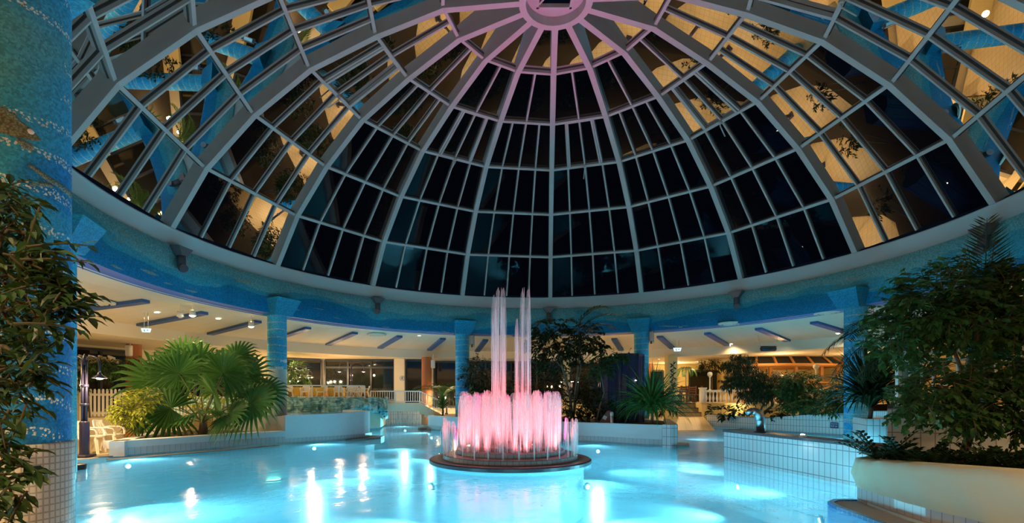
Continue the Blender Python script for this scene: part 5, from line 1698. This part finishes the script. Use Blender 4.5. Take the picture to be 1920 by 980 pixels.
def text(body, size, loc, parent, mat):
    cu = bpy.data.curves.new('lettering', 'FONT'); cu.body = body; cu.size = size; cu.align_x = 'CENTER'; cu.align_y = 'CENTER'; cu.extrude = .002
    t_ = bpy.data.objects.new('text_source', cu); COL.objects.link(t_); bpy.context.view_layer.update()
    me = bpy.data.meshes.new_from_object(t_.evaluated_get(bpy.context.evaluated_depsgraph_get())); bpy.data.objects.remove(t_); bpy.data.curves.remove(cu)
    me.materials.clear(); me.materials.append(mat)
    o = bpy.data.objects.new('lettering', me); COL.objects.link(o); o.parent = parent; o.location = loc; o.rotation_euler = (R_(90), 0, 0)
    return o


text('Wassertiefe', .052, (0, -.0125, .055), root, M['signwhite'])
text('0,9 m', .10, (0, -.0125, -.03), root, M['signwhite'])
# ================================================================== PLANTS
def leaf(mb, p, d, n_, L, W, droop=.15, fold=.25):
    """pointed folded leaf; p base, d direction, n_ up side"""
    d = d.normalized(); x = d.cross(n_)
    x = x.normalized() if x.length > 1e-4 else d.orthogonal().normalized()
    n_ = x.cross(d).normalized()
    m1 = p + d * L * .38 - n_ * droop * L * .12; m2 = p + d * L * .72 - n_ * droop * L * .42; t = p + d * L - n_ * droop * L
    f = n_ * W * fold
    mb.add([p, m1 + x * W * .5 + f, m1, m1 - x * W * .5 + f, m2 + x * W * .36 + f * .7, m2, m2 - x * W * .36 + f * .7, t],
           [(0, 1, 2), (0, 2, 3), (1, 4, 5, 2), (2, 5, 6, 3), (4, 7, 5), (5, 7, 6)])


def sleaf(mb, p, d, n_, L, W, droop=.15):
    d = d.normalized(); x = d.cross(n_)
    x = x.normalized() if x.length > 1e-4 else d.orthogonal().normalized()
    n_ = x.cross(d)
    m = p + d * L * .5 + n_ * W * .18
    mb.add([p, p + d * L * .45 + x * W * .5, m - n_ * W * .25, p + d * L * .45 - x * W * .5, p + d * L - n_ * droop * L], [(0, 1, 2), (0, 2, 3), (1, 4, 2), (2, 4, 3)])


def rvec(r=rnd):
    while True:
        v = Vector((r.uniform(-1, 1), r.uniform(-1, 1), r.uniform(-1, 1)))
        if .05 < v.length < 1: return v.normalized()


def twig(mb, sb, p, d, L, n, LL, LW, droop=.3, fine=True, r=rnd, hang=.3):
    """a twig with alternate leaves; sb collects the stem"""
    pts = []; d = d.normalized(); q = p.copy()
    for i in range(6):
        pts.append(q.copy()); d = (d + Vector((0, 0, -droop * .12)) + rvec(r) * .08).normalized(); q = q + d * L / 5
    if sb is not None: sb.tube(pts, [.006, .005, .005, .004, .003, .002], 4, caps=False)
    for k in range(n):
        t = (k + 1) / n; i = min(4, int(t * 5)); pp = pts[i].lerp(pts[i + 1], t * 5 - i) if i < 5 else pts[5]
        dd = (pts[min(5, i + 1)] - pts[i]).normalized()
        side = dd.cross(Vector((0, 0, 1))); side = side.normalized() if side.length > 1e-3 else Vector((1, 0, 0))
        ld = (dd * .6 + side * (1 if k % 2 else -1) * .8 + Vector((0, 0, -hang)) + rvec(r) * .35).normalized()
        (leaf if fine else sleaf)(mb, pp, ld, (Vector((0, 0, 1)) + rvec(r) * .5).normalized(), LL * r.uniform(.7, 1.15), LW * r.uniform(.8, 1.1), .2)


def bush(name, label, base, blobs, nleaf, LL, LW, mat, cat='shrub', stems=(), hang=.2, fine=False, per=9, tw=.28, bark='bark', surf=.75, seed=1, group=None):
    """blobs: (centre, (rx,ry,rz)); leaves sit on twigs biased to the blob's shell. stems: list of point lists with radius"""
    r = random.Random(seed)
    root = thing(name, label, cat, tuple(base), group=group)
    mb, sb = MB(), MB()
    vol = [b[1][0] * b[1][1] * b[1][2] for b in blobs]; tv = sum(v ** .67 for v in vol)
    for (c, rad), v in zip(blobs, vol):
        nt = max(2, int(nleaf / per * (v ** .67) / tv))
        for _ in range(nt):
            u = rvec(r); rr = (surf + (1 - surf) * r.random()) if r.random() < .75 else r.random() ** .5
            p = Vector(c) + Vector((u.x * rad[0], u.y * rad[1], u.z * rad[2])) * rr
            dd = (u + rvec(r) * .7 + Vector((0, 0, .1))).normalized()
            twig(mb, sb, p - dd * tw * .5, dd, tw, per, LL, LW, .5, fine, r, hang)
    mb.build('foliage', M[mat], root)
    for pts, ra in stems:
        n = len(pts); sb.tube(pts, [lerp(ra, ra * .45, i / (n - 1)) for i in range(n)], 8)
    sb.build('branches', M[bark], root)
    return root


def fan_frond(root, base, tip, facing, R, n=26, spread=150, mat='leaf_palm', droop=.25, r=rnd, stem=.014):
    """petiole from base to tip with a fan blade; facing = direction the blade points"""
    base, tip, f = Vector(base), Vector(tip), Vector(facing).normalized()
    mid = base.lerp(tip, .55) + Vector((0, 0, .12 * (tip - base).length))
    q = MB(); pts = []
    for i in range(8):
        t = i / 7; pts.append(base * (1 - t) ** 2 + mid * 2 * t * (1 - t) + tip * t * t)
    q.tube(pts, [stem * 1.3 - .0006 * i for i in range(8)], 6)
    o = q.build('frond_stalk', M['stem'], root)
    pd = (pts[-1] - pts[-2]).normalized()
    axis = (pd + f * .8).normalized()
    view = Vector((.1 + r.uniform(-.25, .25), -1.0, .45 + r.uniform(-.2, .3)))      # blades turn their face to the open hall
    side = axis.cross(view)
    side = side.normalized() if side.length > .1 else Vector((1, 0, 0))
    nrm = side.cross(axis).normalized(); 
    if nrm.y > 0: nrm = -nrm
    q = MB()
    da = R_(2 * spread / n)
    for k in range(n):
        a = R_(-spread) + da * (k + .5)
        def dirv(an): return axis * math.cos(an) + side * math.sin(an)
        rl = R * (1 - .18 * abs(a) / R_(spread)) * r.uniform(.94, 1.05)
        dmid, dl, dr = dirv(a), dirv(a - da / 2), dirv(a + da / 2)
        sag = lambda t: -nrm * 0 + Vector((0, 0, -1)) * droop * rl * t ** 2.2
        cup = nrm * .10 * rl
        h = tip
        m = .52
        vL = h + dl * rl * m + sag(m) + cup * m * .6; vR = h + dr * rl * m + sag(m) + cup * m * .6; vM = h + dmid * rl * m + sag(m) + cup * m + nrm * .022 * R
        w2 = da * .17 * rl
        pl = dmid.cross(nrm).normalized()
        a2 = .78
        cM = h + dmid * rl * a2 + sag(a2) + cup * a2; 
        t_ = h + dmid * rl + sag(1.0) * 1.25 + cup * .7
        q.add([h, vL, vM, vR, cM + pl * w2, cM - pl * w2, t_, cM + nrm * .008], [(0, 1, 2), (0, 2, 3), (1, 5, 7, 2), (2, 7, 4, 3), (5, 6, 7), (7, 6, 4)])
    q.build('frond_blade', M[mat], o)


def feather_frond(root, base, d, L, lift, nl, LL, LW, mat='leaf_dark', droop=.9, r=rnd, stiff=.35, two=True, name='frond'):
    """pinnate frond arching from base in direction d"""
    base = Vector(base); d = Vector(d).normalized()
    pts = []; q = base.copy(); dd = (d + Vector((0, 0, lift))).normalized()
    n = 12
    for i in range(n + 1):
        pts.append(q.copy()); dd = (dd + Vector((0, 0, -droop / n))).normalized(); q = q + dd * L / n
    mb = MB(); mb.tube(pts, [lerp(.016, .003, i / n) for i in range(n + 1)], 5)
    for k in range(nl):
        t = .12 + .88 * k / nl; i = min(n - 1, int(t * n)); p = pts[i].lerp(pts[i + 1], t * n - i); ax = (pts[i + 1] - pts[i]).normalized()
        side = ax.cross(Vector((0, 0, 1))); side = side.normalized() if side.length > .05 else Vector((1, 0, 0))
        up = side.cross(ax)
        ll = LL * math.sin(math.pi * (.16 + .80 * t)) ** .6
        for s_ in (-1, 1):
            ld = (ax * .75 + side * s_ * .9 + up * stiff + rvec(r) * .08).normalized()
            sleaf(mb, p, ld, up, ll * r.uniform(.9, 1.05), LW, .18)
    return mb.build(name, M[mat], root)


def strap_plant(name, label, base, n, L, W, mat, cat='plant', up=.8, droop=1.6, trunk=0.0, seed=2, group=None, spread=1.0):
    r = random.Random(seed)
    root = thing(name, label, cat, tuple(base), group=group)
    b = Vector(base)
    q = MB(); q.tube([b, b + Vector((.02, 0, trunk * .5 + .02)), b + Vector((0, .02, trunk + .06))], [.05, .045, .04], 8); q.build('stem', M['bark'], root)
    mb = MB()
    for k in range(n):
        a = 2.4 * k + r.uniform(-.3, .3); e = r.uniform(.05, 1.0)
        d = Vector((math.cos(a) * spread * e, math.sin(a) * spread * e, up * r.uniform(.5, 1.1))).normalized()
        p = b + Vector((0, 0, trunk + .02 + .05 * r.random() - trunk * .4 * r.random())); ll = L * r.uniform(.65, 1.05); m = 7; vs = []
        for i in range(m + 1):
            t = i / m
            x = d.cross(Vector((0, 0, 1))); x = x.normalized() if x.length > .05 else Vector((1, 0, 0))
            nn = x.cross(d).normalized()
            w_ = W * (.55 + .9 * t if t < .4 else .91 * (1 - (t - .4) / .6) ** .8 + .02) * .5
            vs += [p + x * w_ + nn * w_ * .5, p.copy(), p - x * w_ + nn * w_ * .5]
            d = (d + Vector((0, 0, -droop * (.25 + e) / m * (.4 + t)))).normalized(); p = p + d * ll / m
        mb.add(vs, [f for i in range(m) for f in ((3 * i, 3 * i + 3, 3 * i + 4, 3 * i + 1), (3 * i + 1, 3 * i + 4, 3 * i + 5, 3 * i + 2))])
    mb.build('leaves', M[mat], root)
    return root


# ---- fan palm in the left planter
r5 = random.Random(5)
pb = at(380, 812, 14.6); pb.z = .29
root = thing('fan_palm', 'large fan palm with broad dark green fronds in the low left planter', 'palm', tuple(pb))
q = MB(); q.tube([pb, pb + Vector((.02, 0, .2)), pb + Vector((0, .03, .42))], [.14, .12, .09], 10); q.build('trunk', M['bark'], root)
crown = pb + Vector((0, 0, .38))
FR = [  # pixel of the fan hub, depth offset, facing, radius
    (372, 690, .4, (-.15, -.4, .9), .80), (418, 700, .2, (.3, -.3, .9), .80), (300, 715, .0, (-.9, -.3, .35), .86), (345, 668, .8, (-.4, .2, .9), .66), (320, 765, -.5, (-.6, -.75, .0), .74),
    (375, 770, -.7, (.05, -.95, -.1), .66), (470, 755, -.2, (.85, -.45, .05), .78), (455, 705, .5, (.75, .1, .7), .74), (430, 775, -.5, (.6, -.8, -.25), .60), (335, 700, .1, (-.6, -.4, .7), .72),
    (400, 735, -.4, (.2, -.9, .45), .62), (490, 735, .5, (.9, .2, .3), .62), (285, 745, .3, (-.9, .1, .15), .60), (440, 672, .7, (.4, .3, .9), .66), (265, 790, .2, (-.8, -.5, -.3), .42)]
for px, py, dy, f, R in FR:
    tip = at(px, py, pb.y + dy)
    tip.z = max(tip.z, .62)
    fan_frond(root, crown + Vector((r5.uniform(-.05, .05), r5.uniform(-.05, .05), 0)), tip, f, R * 1.55, r=r5, droop=r5.uniform(.12, .3))
# lime bush, lamp post light partly put into its leaf colour
p = at(262, 800, 13.4)
bush('lime_bush', 'yellow green bush glowing beside the lamp post at the planter end', (p.x, p.y, .3), [(at(245, 768, 12.9), (.42, .3, .34)), (at(268, 748, 13.3), (.38, .3, .30)), (at(290, 728, 14.9), (.4, .3, .35)), (at(226, 770, 12.8), (.25, .2, .22))], 1900, .15, .045, 'leaf_lime_lit',
     stems=[([(p.x, p.y, .29), at(255, 785, 13.5), at(245, 765, 13.5)], .02), ([(p.x + .05, p.y, .29), at(272, 780, 13.6), at(280, 750, 13.8)], .02), ([(p.x - .05, p.y, .29), at(240, 790, 13.4), at(230, 775, 13.3)], .016)], seed=11)
# foliage behind the palm, its yellow light put into the leaf colour
p = at(400, 790, 17.4)
bush('shrub', 'yellow lit shrub behind the fan palm stalks', (p.x, p.y, .75), [(at(380, 755, 17.4), (.7, .4, .4)), (at(450, 750, 17.6), (.5, .4, .4))], 900, .2, .05, 'leaf_lime_lit', stems=[([(p.x, p.y, .5), at(395, 760, 17.4)], .02)], seed=12)
p = at(340, 812, 14.0)
bush('bromeliad_clump', 'low dark reddish plants on the soil under the fan palm', (p.x, p.y, .29), [((p.x, p.y, .36), (.5, .25, .10)), ((p.x + .9, p.y + .9, .36), (.4, .3, .1))], 260, .2, .05, 'leaf_dry', seed=13, tw=.12, stems=[([(p.x, p.y, .28), (p.x, p.y, .36)], .02)])

# foliage climbing over the pergola
p = at(200, 690, 18.3)
bush('climbing_plant', 'leafy climber hanging over the white pergola on the left', (-14.9, 18.0, .67), [(at(150, 685, 17.6), (.9, .4, .3)), (at(200, 690, 17.9), (.8, .4, .35)), (at(250, 688, 18.2), (.9, .4, .3)), (at(140, 715, 17.5), (.5, .3, .4)), (at(290, 700, 18.4), (.7, .4, .4))], 2600, .17, .06, 'leaf_mid', cat='climber', hang=.7, seed=14,
     stems=[([(-14.9, 18.0, .66), (-14.92, 17.95, 1.6), (-14.9, 17.9, 2.7)], .03)])
p = at(560, 730, 23.6)
bush('potted_plant', 'green plant at the terrace windows behind the mosaic column', (p.x, p.y, 1.34), [(at(556, 700, 23.6), (.5, .4, .55))], 600, .35, .05, 'leaf_mid', seed=15, stems=[([(p.x, p.y, 1.34), at(556, 705, 23.6)], .03)])

# ---- near left ficus hanging before the big column
r6 = random.Random(6)
fb = Vector((-2.55, 2.25, 0))
root = thing('ficus_tree', 'dark weeping fig with hanging leaves in front of the near left column', 'tree', tuple(fb))
mb, sb = MB(), MB()
def pxz(px, py, Y): return at(px, py, Y)
ctr = [(10, 430, 2.15, 70), (40, 470, 2.1, 70), (75, 490, 2.1, 60), (95, 520, 2.05, 50), (20, 520, 2.2, 90), (60, 560, 2.15, 60), (15, 590, 2.2, 80), (55, 620, 2.1, 55), (80, 560, 2.05, 45), (20, 660, 2.15, 60), (35, 700, 2.1, 55), (10, 740, 2.15, 60), (40, 395, 2.2, 45), (10, 380, 2.2, 50), (110, 560, 2.05, 30), (15, 800, 2.1, 35), (20, 900, 2.0, 40), (5, 950, 2.0, 40), (10, 850, 2.05, 30), (100, 580, 2.0, 35), (-60, 500, 2.2, 120), (-60, 650, 2.2, 120), (-60, 380, 2.3, 100)]
for px, py, Y, sp in ctr:
    for k in range(int(4 + sp / 15)):
        p = at(px + r6.uniform(-sp, sp * .8), py + r6.uniform(-sp, sp) * .7, Y + r6.uniform(-.12, .15))
        d = Vector((.6, -.15, -.15)) + rvec(r6) * .7
        twig(mb, sb, p - d.normalized() * .10, d, .20, 9, .078, .030, .5, True, r6, .05)
for pts, ra in (([fb, fb + Vector((.05, 0, .9)), at(-40, 600, 2.3), at(-20, 450, 2.25), at(0, 380, 2.25)], .05), ([at(-40, 600, 2.3), at(10, 560, 2.2), at(60, 510, 2.12), at(110, 540, 2.05)], .018), ([at(-20, 480, 2.25), at(20, 430, 2.15), at(60, 440, 2.1)], .016), ([at(-40, 640, 2.3), at(10, 650, 2.15), at(50, 690, 2.1)], .014), ([fb + Vector((.05, 0, .6)), at(-30, 820, 2.2), at(10, 860, 2.05)], .012), ([at(-30, 820, 2.2), at(0, 880, 2.05), at(25, 930, 2.0)], .01)):
    sb.tube(pts, [lerp(ra, ra * .4, i / (len(pts) - 1)) for i in range(len(pts))], 7)
mb.build('foliage', M['leaf_ficus'], root); sb.build('branches', M['dbark'], root)

# ---- centre planter plants
def feather_palm(name, label, base, trunk, fronds, mat='leaf_dark', seed=3, cat='palm', lean=(0, 0), tr=.05):
    r = random.Random(seed); b = Vector(base)
    root = thing(name, label, cat, tuple(b))
    top = b + Vector((lean[0], lean[1], trunk))
    q = MB(); q.tube([b, b.lerp(top, .5) + Vector((lean[0] * .15, 0, 0)), top], [tr, tr * .8, tr * .7], 10); q.build('trunk', M['bark'], root)
    for (a, L, lift, dr, LL) in fronds:
        d = Vector((math.cos(R_(a)), math.sin(R_(a)), 0))
        feather_frond(root, top, d, L, lift, 26, LL, LL * .11, mat, dr, r)
    return root


def branch_tree(name, label, base, forks, blobs, n, LL, LW, mat, seed, cat='tree', hang=.3):
    return bush(name, label, base, blobs, n, LL, LW, mat, cat, [([Vector(base)] + [Vector(p) for p in f[0]], f[1]) for f in forks], hang, False, 10, .35, seed=seed)


b = at(1075, 790, 17.6); b.z = .52
T = lambda px, py, Y=17.6: at(px, py, Y)
branch_tree('fishtail_palm', 'tall fishtail palm tree right of the jets in the centre planter', b,
            [([T(1068, 740), T(1055, 690), T(1040, 640), T(1020, 600)], .05), ([T(1078, 740), T(1085, 680), T(1085, 620), T(1090, 590)], .045), ([T(1062, 700), T(1030, 660), T(1010, 650)], .02), ([T(1090, 680), T(1110, 660), T(1130, 650)], .02)],
            [(T(1030, 615), (.7, .5, .35)), (T(1050, 640), (.75, .6, .5)), (T(1095, 625), (.6, .5, .45)), (T(1040, 675), (.8, .6, .45)), (T(1015, 650), (.45, .4, .35)), (T(1110, 645), (.55, .5, .3)), (T(1075, 660), (.5, .5, .4))], 2600, .19, .085, 'leaf_dark', 21)
root = bpy.data.objects['fishtail_palm']
r7 = random.Random(17)
for (px, py, d, L, lift, dr) in ((1030, 615, (-.7, -.3, 0), 1.0, 1.6, 2.6), (1045, 610, (-.5, .2, 0), .9, 1.8, 2.4), (1085, 612, (-.5, -.1, 0), .9, 1.9, 2.8), (1092, 612, (.75, -.2, 0), 1.6, 1.0, 1.3), (1095, 620, (.6, .3, 0), 1.5, .8, 1.2), (1090, 600, (.6, -.5, 0), 1.3, 1.2, 1.4), (1025, 640, (-.8, -.3, 0), .9, .5, 1.2)):
    feather_frond(root, T(px, py), d, L, lift, 22, .30, .05, 'leaf_dark', dr, r7)
for i, (px, py, rx, rz, n, lab, Y) in enumerate(((900, 700, .9, .75, 1600, 'dark bushy shrub behind the left side of the jets', 21.5), (1020, 720, .95, .9, 2000, 'dark dense shrub behind the right side of the jets', 19.6), (1105, 715, .75, 1.0, 1700, 'dark shrub left of the navy tower', 18.6), (1060, 765, .8, .45, 900, 'low dark shrub at the foot of the fishtail palm', 17.2), (960, 740, .8, .6, 1000, 'dark shrub behind the centre jets', 20.5), (1125, 760, .5, .5, 700, 'small shrub between bollard and navy tower', 17.3), (1165, 680, .6, .35, 300, 'leafy twig plant rising behind the navy tower', 19.6))):
    c = at(px, py, Y); g = Vector((c.x, c.y, .52))
    bush('shrub', lab, g, [(c, (rx, rx * .7, rz)), (c + Vector((.2, .1, -rz * .6)), (rx * .8, rx * .6, rz * .6))], n, .17, .06, 'leaf_dark', stems=[([g, g.lerp(c, .5) + Vector((.05, 0, 0)), c], .03), ([g, g.lerp(c, .5) + Vector((-.25, 0, .1)), c + Vector((-.4, 0, .2))], .02)], seed=30 + i)
b = at(1118, 790, 17.0); b.z = .52
branch_tree('small_tree', 'small tree with bent pale trunk left of the navy tower', b, [([T(1125, 760, 17), T(1133, 735, 17), T(1127, 705, 17), T(1132, 690, 17)], .035)], [(T(1125, 690, 17), (.45, .4, .3)), (T(1140, 668, 17), (.7, .4, .18)), (T(1165, 664, 17), (.4, .3, .12))], 700, .16, .07, 'leaf_mid', 41)
# feather palm in front of the windows, left of the jets
b = at(830, 770, 24.9); b.z = .52
feather_palm('feather_palm', 'pale feather palm in front of the dark windows left of the jets', b, .9, [(20, 1.7, 1.4, 1.5, .5), (60, 1.6, 1.6, 1.4, .5), (110, 1.6, 1.6, 1.5, .5), (160, 1.8, 1.3, 1.5, .5), (200, 1.7, 1.1, 1.6, .5), (250, 1.5, 1.4, 1.5, .45), (300, 1.5, 1.4, 1.6, .45), (340, 1.7, 1.2, 1.6, .5)], 'leaf_mid', 51)
b = at(830, 795, 23.0); b.z = .56
strap_plant('dragon_plant', 'green strap leaved plant at the left tip of the centre planter', b, 55, 1.0, .07, 'leaf_yucca', up=1.0, droop=1.6, trunk=.35, seed=52)
b = at(1222, 795, 15.3); b.z = .56
strap_plant('screw_pine', 'large screw pine with long drooping strap leaves on the right end of the centre planter', b, 230, 1.6, .085, 'leaf_yucca', up=1.0, droop=2.0, trunk=.45, seed=53, spread=1.2)
b = at(1175, 795, 16.2); b.z = .52
# plants left of the steps
b = at(1262, 770, 22.5); b.z = .52
bush('shrub', 'slim dark shrub in front of the square cream pillar', b, [(at(1262, 735, 22.5), (.4, .35, .7)), (at(1250, 760, 22.5), (.5, .4, .4))], 700, .18, .06, 'leaf_dark', stems=[([b, at(1262, 735, 22.5)], .03)], seed=54)
b = at(1286, 700, 29.0)
root = feather_palm('hanging_fern', 'green fern hanging before the yellow back wall', (b.x, b.y, 1.12), 2.0, [(a, .9, .5, 2.6, .25) for a in range(0, 360, 40)], 'leaf_mid', 55, 'fern', tr=.025)
b = at(1335, 690, 26.6)
bush('hanging_plant', 'dark plant above the globe lamp at the balustrade end', (b.x, b.y, 1.12), [(b + Vector((0, 0, .15)), (.7, .5, .35))], 600, .25, .05, 'leaf_dark', seed=56, hang=.6, stems=[([(b.x, b.y, 1.12), b], .04)])

# ---- right planting below the bar
def soil(px, Y): p = at(px, 760, Y); return Vector((p.x, p.y, .46))
b = soil(1420, 21.9)
bush('weeping_shrub', 'dark weeping shrub with narrow leaves in front of the balustrade', b, [(at(1385, 680, 22), (.55, .5, .4)), (at(1400, 705, 21.8), (.8, .6, .4)), (at(1440, 715, 21.7), (.9, .6, .4)), (at(1375, 715, 21.8), (.5, .5, .3)), (at(1450, 735, 21.6), (.9, .6, .35)), (at(1410, 740, 21.7), (.7, .5, .3))], 9000, .2, .036, 'leaf_dark', stems=[([b, at(1448, 760, 21.8), at(1445, 720, 21.8), at(1420, 695, 21.9)], .07), ([b, at(1440, 735, 21.7), at(1480, 715, 21.7)], .05)], hang=1.0, seed=61, tw=.4, per=12)
for i, (px, Y, lab) in enumerate(((1352, 23.2, 'small rubber plant on the soil left below the balustrade'), (1385, 22.8, 'low broad leaved plant under the balustrade wall'), (1465, 21.2, 'low broad leaved plant below the weeping shrub'))):
    b = soil(px, Y); c = b + Vector((0, 0, .3))
    bush('broadleaf_plant', lab, b, [(c, (.6, .4, .25))], 160, .30, .11, 'leaf_dark', stems=[([b, c], .02)], seed=62 + i, hang=-.1)
b = soil(1505, 20.2)
bush('bamboo_shrub', 'green leafy shrub in front of the bar counter', b, [(at(1500, 715, 20.3), (.75, .5, .4)), (at(1515, 740, 20.2), (.8, .5, .4)), (at(1480, 730, 20.4), (.5, .4, .35)), (at(1500, 760, 20), (.7, .4, .25))], 4200, .19, .055, 'leaf_mid', stems=[([b, at(1505, 735, 20.2)], .04)], seed=66, hang=.5)
b = soil(1548, 19.4)
feather_palm('areca_palm', 'yellow green areca palm in front of the bar right side', b, .5, [(10, 1.5, 1.6, 1.4, .38), (50, 1.3, 2.0, 1.2, .36), (95, 1.3, 2, 1.3, .36), (140, 1.5, 1.6, 1.4, .38), (170, 1.5, 1.1, 1.6, .38), (200, 1.2, .9, 1.8, .34), (240, 1.1, 1.2, 1.6, .34), (290, 1.2, 1.2, 1.7, .34), (330, 1.4, 1.3, 1.5, .36)], 'leaf_mid', 67)
b = soil(1580, 19.2)
bush('shrub', 'dark leafy shrub right of the areca palm at the mosaic column', b, [(at(1580, 735, 19), (.55, .5, .6)), (at(1560, 765, 18.9), (.7, .4, .25))], 1300, .2, .05, 'leaf_mid', stems=[([b, at(1580, 735, 19)], .03)], seed=68, hang=.5)
b = soil(1525, 19.9)
strap_plant('grass_plant', 'dry pale ornamental plant between the bar shrubs', b, 60, .9, .04, 'leaf_dry', up=1.1, droop=1.5, trunk=.2, seed=69)
b = Vector((8.75, 11.9, .9))
# big drooping screw pine by the right column

strap_plant('screw_pine', 'dark drooping screw pine in front of the right mosaic column', (b.x, b.y, .9), 320, 1.6, .075, 'leaf_dark', up=1.2, droop=2.2, trunk=.30, seed=71, spread=1.0)
q = MB(); q.prism([(8.42, 11.55), (9.4, 11.2), (9.9, 12.4), (8.9, 12.7)], -.3, .9); struct('planter_block', q, M['wtile'], 'white tiled block below the screw pine')
b = at(1720, 770, 10.6); 
strap_plant('dragon_tree', 'dark strap leaved plant above the raised tiled wall', (b.x + .25, b.y + .3, 1.22), 90, 1.25, .05, 'leaf_dark', up=1.0, droop=1.6, trunk=.5, seed=72)

# ---- near right planter: fig tree, palms, zz plants
tb = at(1800, 860, 6.3); tb.z = .52
Q = lambda px, py, Y=6.4: at(px, py, Y)
bush('fig_tree', 'big dark green fig tree filling the right edge above the cream planter', tb,
     [(Q(1760, 560), (.55, .5, .45)), (Q(1700, 590, 6.8), (.40, .45, .30)), (Q(1820, 600), (.6, .5, .4)), (Q(1690, 640, 6.7), (.42, .4, .28)), (Q(1900, 570), (.6, .5, .5)),
      (Q(1760, 720, 6.2), (.45, .4, .3)), (Q(1850, 740, 6.2), (.5, .4, .35)), (Q(1910, 690, 6.2), (.45, .4, .4)), (Q(1800, 780, 6.1), (.4, .3, .2)), (Q(1900, 790, 6.1), (.4, .3, .2)), (Q(1960, 640), (.6, .5, .6)), (Q(1840, 530, 6.8), (.5, .5, .3)), (Q(1720, 760, 6.1), (.25, .3, .2))],
     15000, .098, .058, 'leaf_fig', 'tree', stems=[([tb, Q(1822, 800), Q(1826, 740), Q(1815, 690), Q(1835, 620), Q(1840, 560)], .055), ([Q(1822, 780), Q(1805, 700), Q(1790, 660), Q(1760, 600)], .03), ([Q(1815, 700), Q(1850, 660), Q(1900, 600)], .03), ([Q(1800, 800, 6.2), Q(1750, 730, 6.3), Q(1765, 640, 6.4)], .012)], hang=.3, fine=False, per=10, tw=.26, seed=81)
# date palm behind it
db = at(1845, 760, 7.6); db.z = 1.22
root = thing('date_palm', 'date palm with an upright feathery frond rising in front of the frieze on the right', 'palm', (db.x, db.y, db.z))
top = Vector((db.x, db.y, 2.35))
q = MB(); q.tube([Vector((db.x, db.y, 1.2)), Vector((db.x + .03, db.y, 1.7)), top], [.11, .10, .08], 10); q.build('trunk', M['bark'], root)
r8 = random.Random(8)
for (dx, dy, L, lift, dr, LL) in ((-.10, -.12, 1.72, 5.0, .5, .42), (-.75, -.1, 1.5, 1.15, 1.0, .40), (-.9, -.3, 1.9, .75, 1.5, .42), (.6, .1, 1.3, 1.3, 1.0, .38), (.9, -.2, 1.5, .9, 1.2, .4), (-.5, .6, 1.4, 1.3, 1.1, .4), (.4, .7, 1.4, 1.4, 1.0, .38), (-.85, .2, 2.0, .45, 1.6, .42), (.3, -.8, 1.2, .9, 1.5, .36), (.85, .4, 1.3, 1.6, 1.2, .38)):
    feather_frond(root, top, (dx, dy, 0), L, lift, 34, LL, .022, 'leaf_dark', dr, r8, .1)
for (x, y, h_) in ((-.25, 0, 1.35), (.22, .05, 1.5), (.5, .1, 1.3)):
    q = MB(); q.tube([top, top + Vector((x * .6, y, h_ * .6)), top + Vector((x, y, h_))], [.012, .01, .004], 5); q.build('bare_spike', M['bark'], root)
# left hanging palm fronds of a second palm
db = at(1702, 760, 8.9); db.z = 1.22
root = thing('feather_palm', 'feather palm with long arching fronds beside the right mosaic column', 'palm', (db.x, db.y, 1.22))
top = Vector((db.x, db.y, 2.5))
q = MB(); q.tube([Vector((db.x, db.y, 1.2)), top], [.09, .07], 10); q.build('trunk', M['bark'], root)
for (dx, dy, L, lift, dr, LL) in ((-.9, -.2, 1.5, 1.1, 1.9, .48), (-.8, .3, 1.5, .8, 1.8, .48), (-.9, -.5, 1.3, .45, 2.0, .45), (-.5, -.8, 1.2, .9, 2.0, .45), (-.95, .1, 1.6, .3, 1.8, .46), (-.3, .9, 1.3, 1.2, 1.5, .45), (.6, .3, 1.2, 1.2, 1.5, .4), (-.7, -.1, 1.2, 0, 1.8, .45), (.4, -.7, 1.2, 1.2, 1.6, .4)):
    feather_frond(root, top, (dx, dy, 0), L, lift, 34, LL, .020, 'leaf_dark', dr, r8, .05)
# zz plants along the planter front
def zz(px, py, Y, n, L, label, seed):
    r = random.Random(seed); b = at(px, py, Y); b.z = .52
    root = thing('zz_plant', label, 'plant', tuple(b))
    for k in range(n):
        a = 2.4 * k + r.uniform(-.4, .4); d = Vector((math.cos(a), math.sin(a), 0))
        ll = L * r.uniform(.7, 1.1)
        pts = []; p = b + d * .04; dd = (d * r.uniform(.35, 1.1) + Vector((0, 0, .8))).normalized()
        for i in range(9): pts.append(p.copy()); dd = (dd + Vector((0, 0, -.07))).normalized(); p = p + dd * ll / 8
        q = MB(); q.tube(pts, [.012 - .0011 * i for i in range(9)], 6)
        for i in range(2, 9):
            ax = (pts[i] - pts[i - 1]).normalized(); side = ax.cross(Vector((0, 0, 1))); side = side.normalized() if side.length > .05 else Vector((1, 0, 0)); up = side.cross(ax)
            for s_ in (-1, 1): leaf(q, pts[i], ax * .7 + side * s_ + up * .35, up, .085, .042, .1)
        leaf(q, pts[-1], dd, Vector((0, 0, 1)), .09, .04, .1)
        q.build('frond', M['leaf_dark'], root)
zz(1655, 850, 6.75, 16, .50, 'glossy dark plant at the left front corner of the cream planter', 91)
zz(1700, 855, 6.45, 15, .42, 'glossy dark plant second along the cream planter edge', 92)
zz(1752, 862, 6.05, 14, .40, 'glossy dark plant in the middle of the cream planter edge', 93)
zz(1850, 865, 5.8, 14, .40, 'glossy dark plant at the right part of the cream planter', 94)
zz(1905, 868, 5.6, 12, .38, 'glossy dark plant at the right frame edge of the planter', 95)
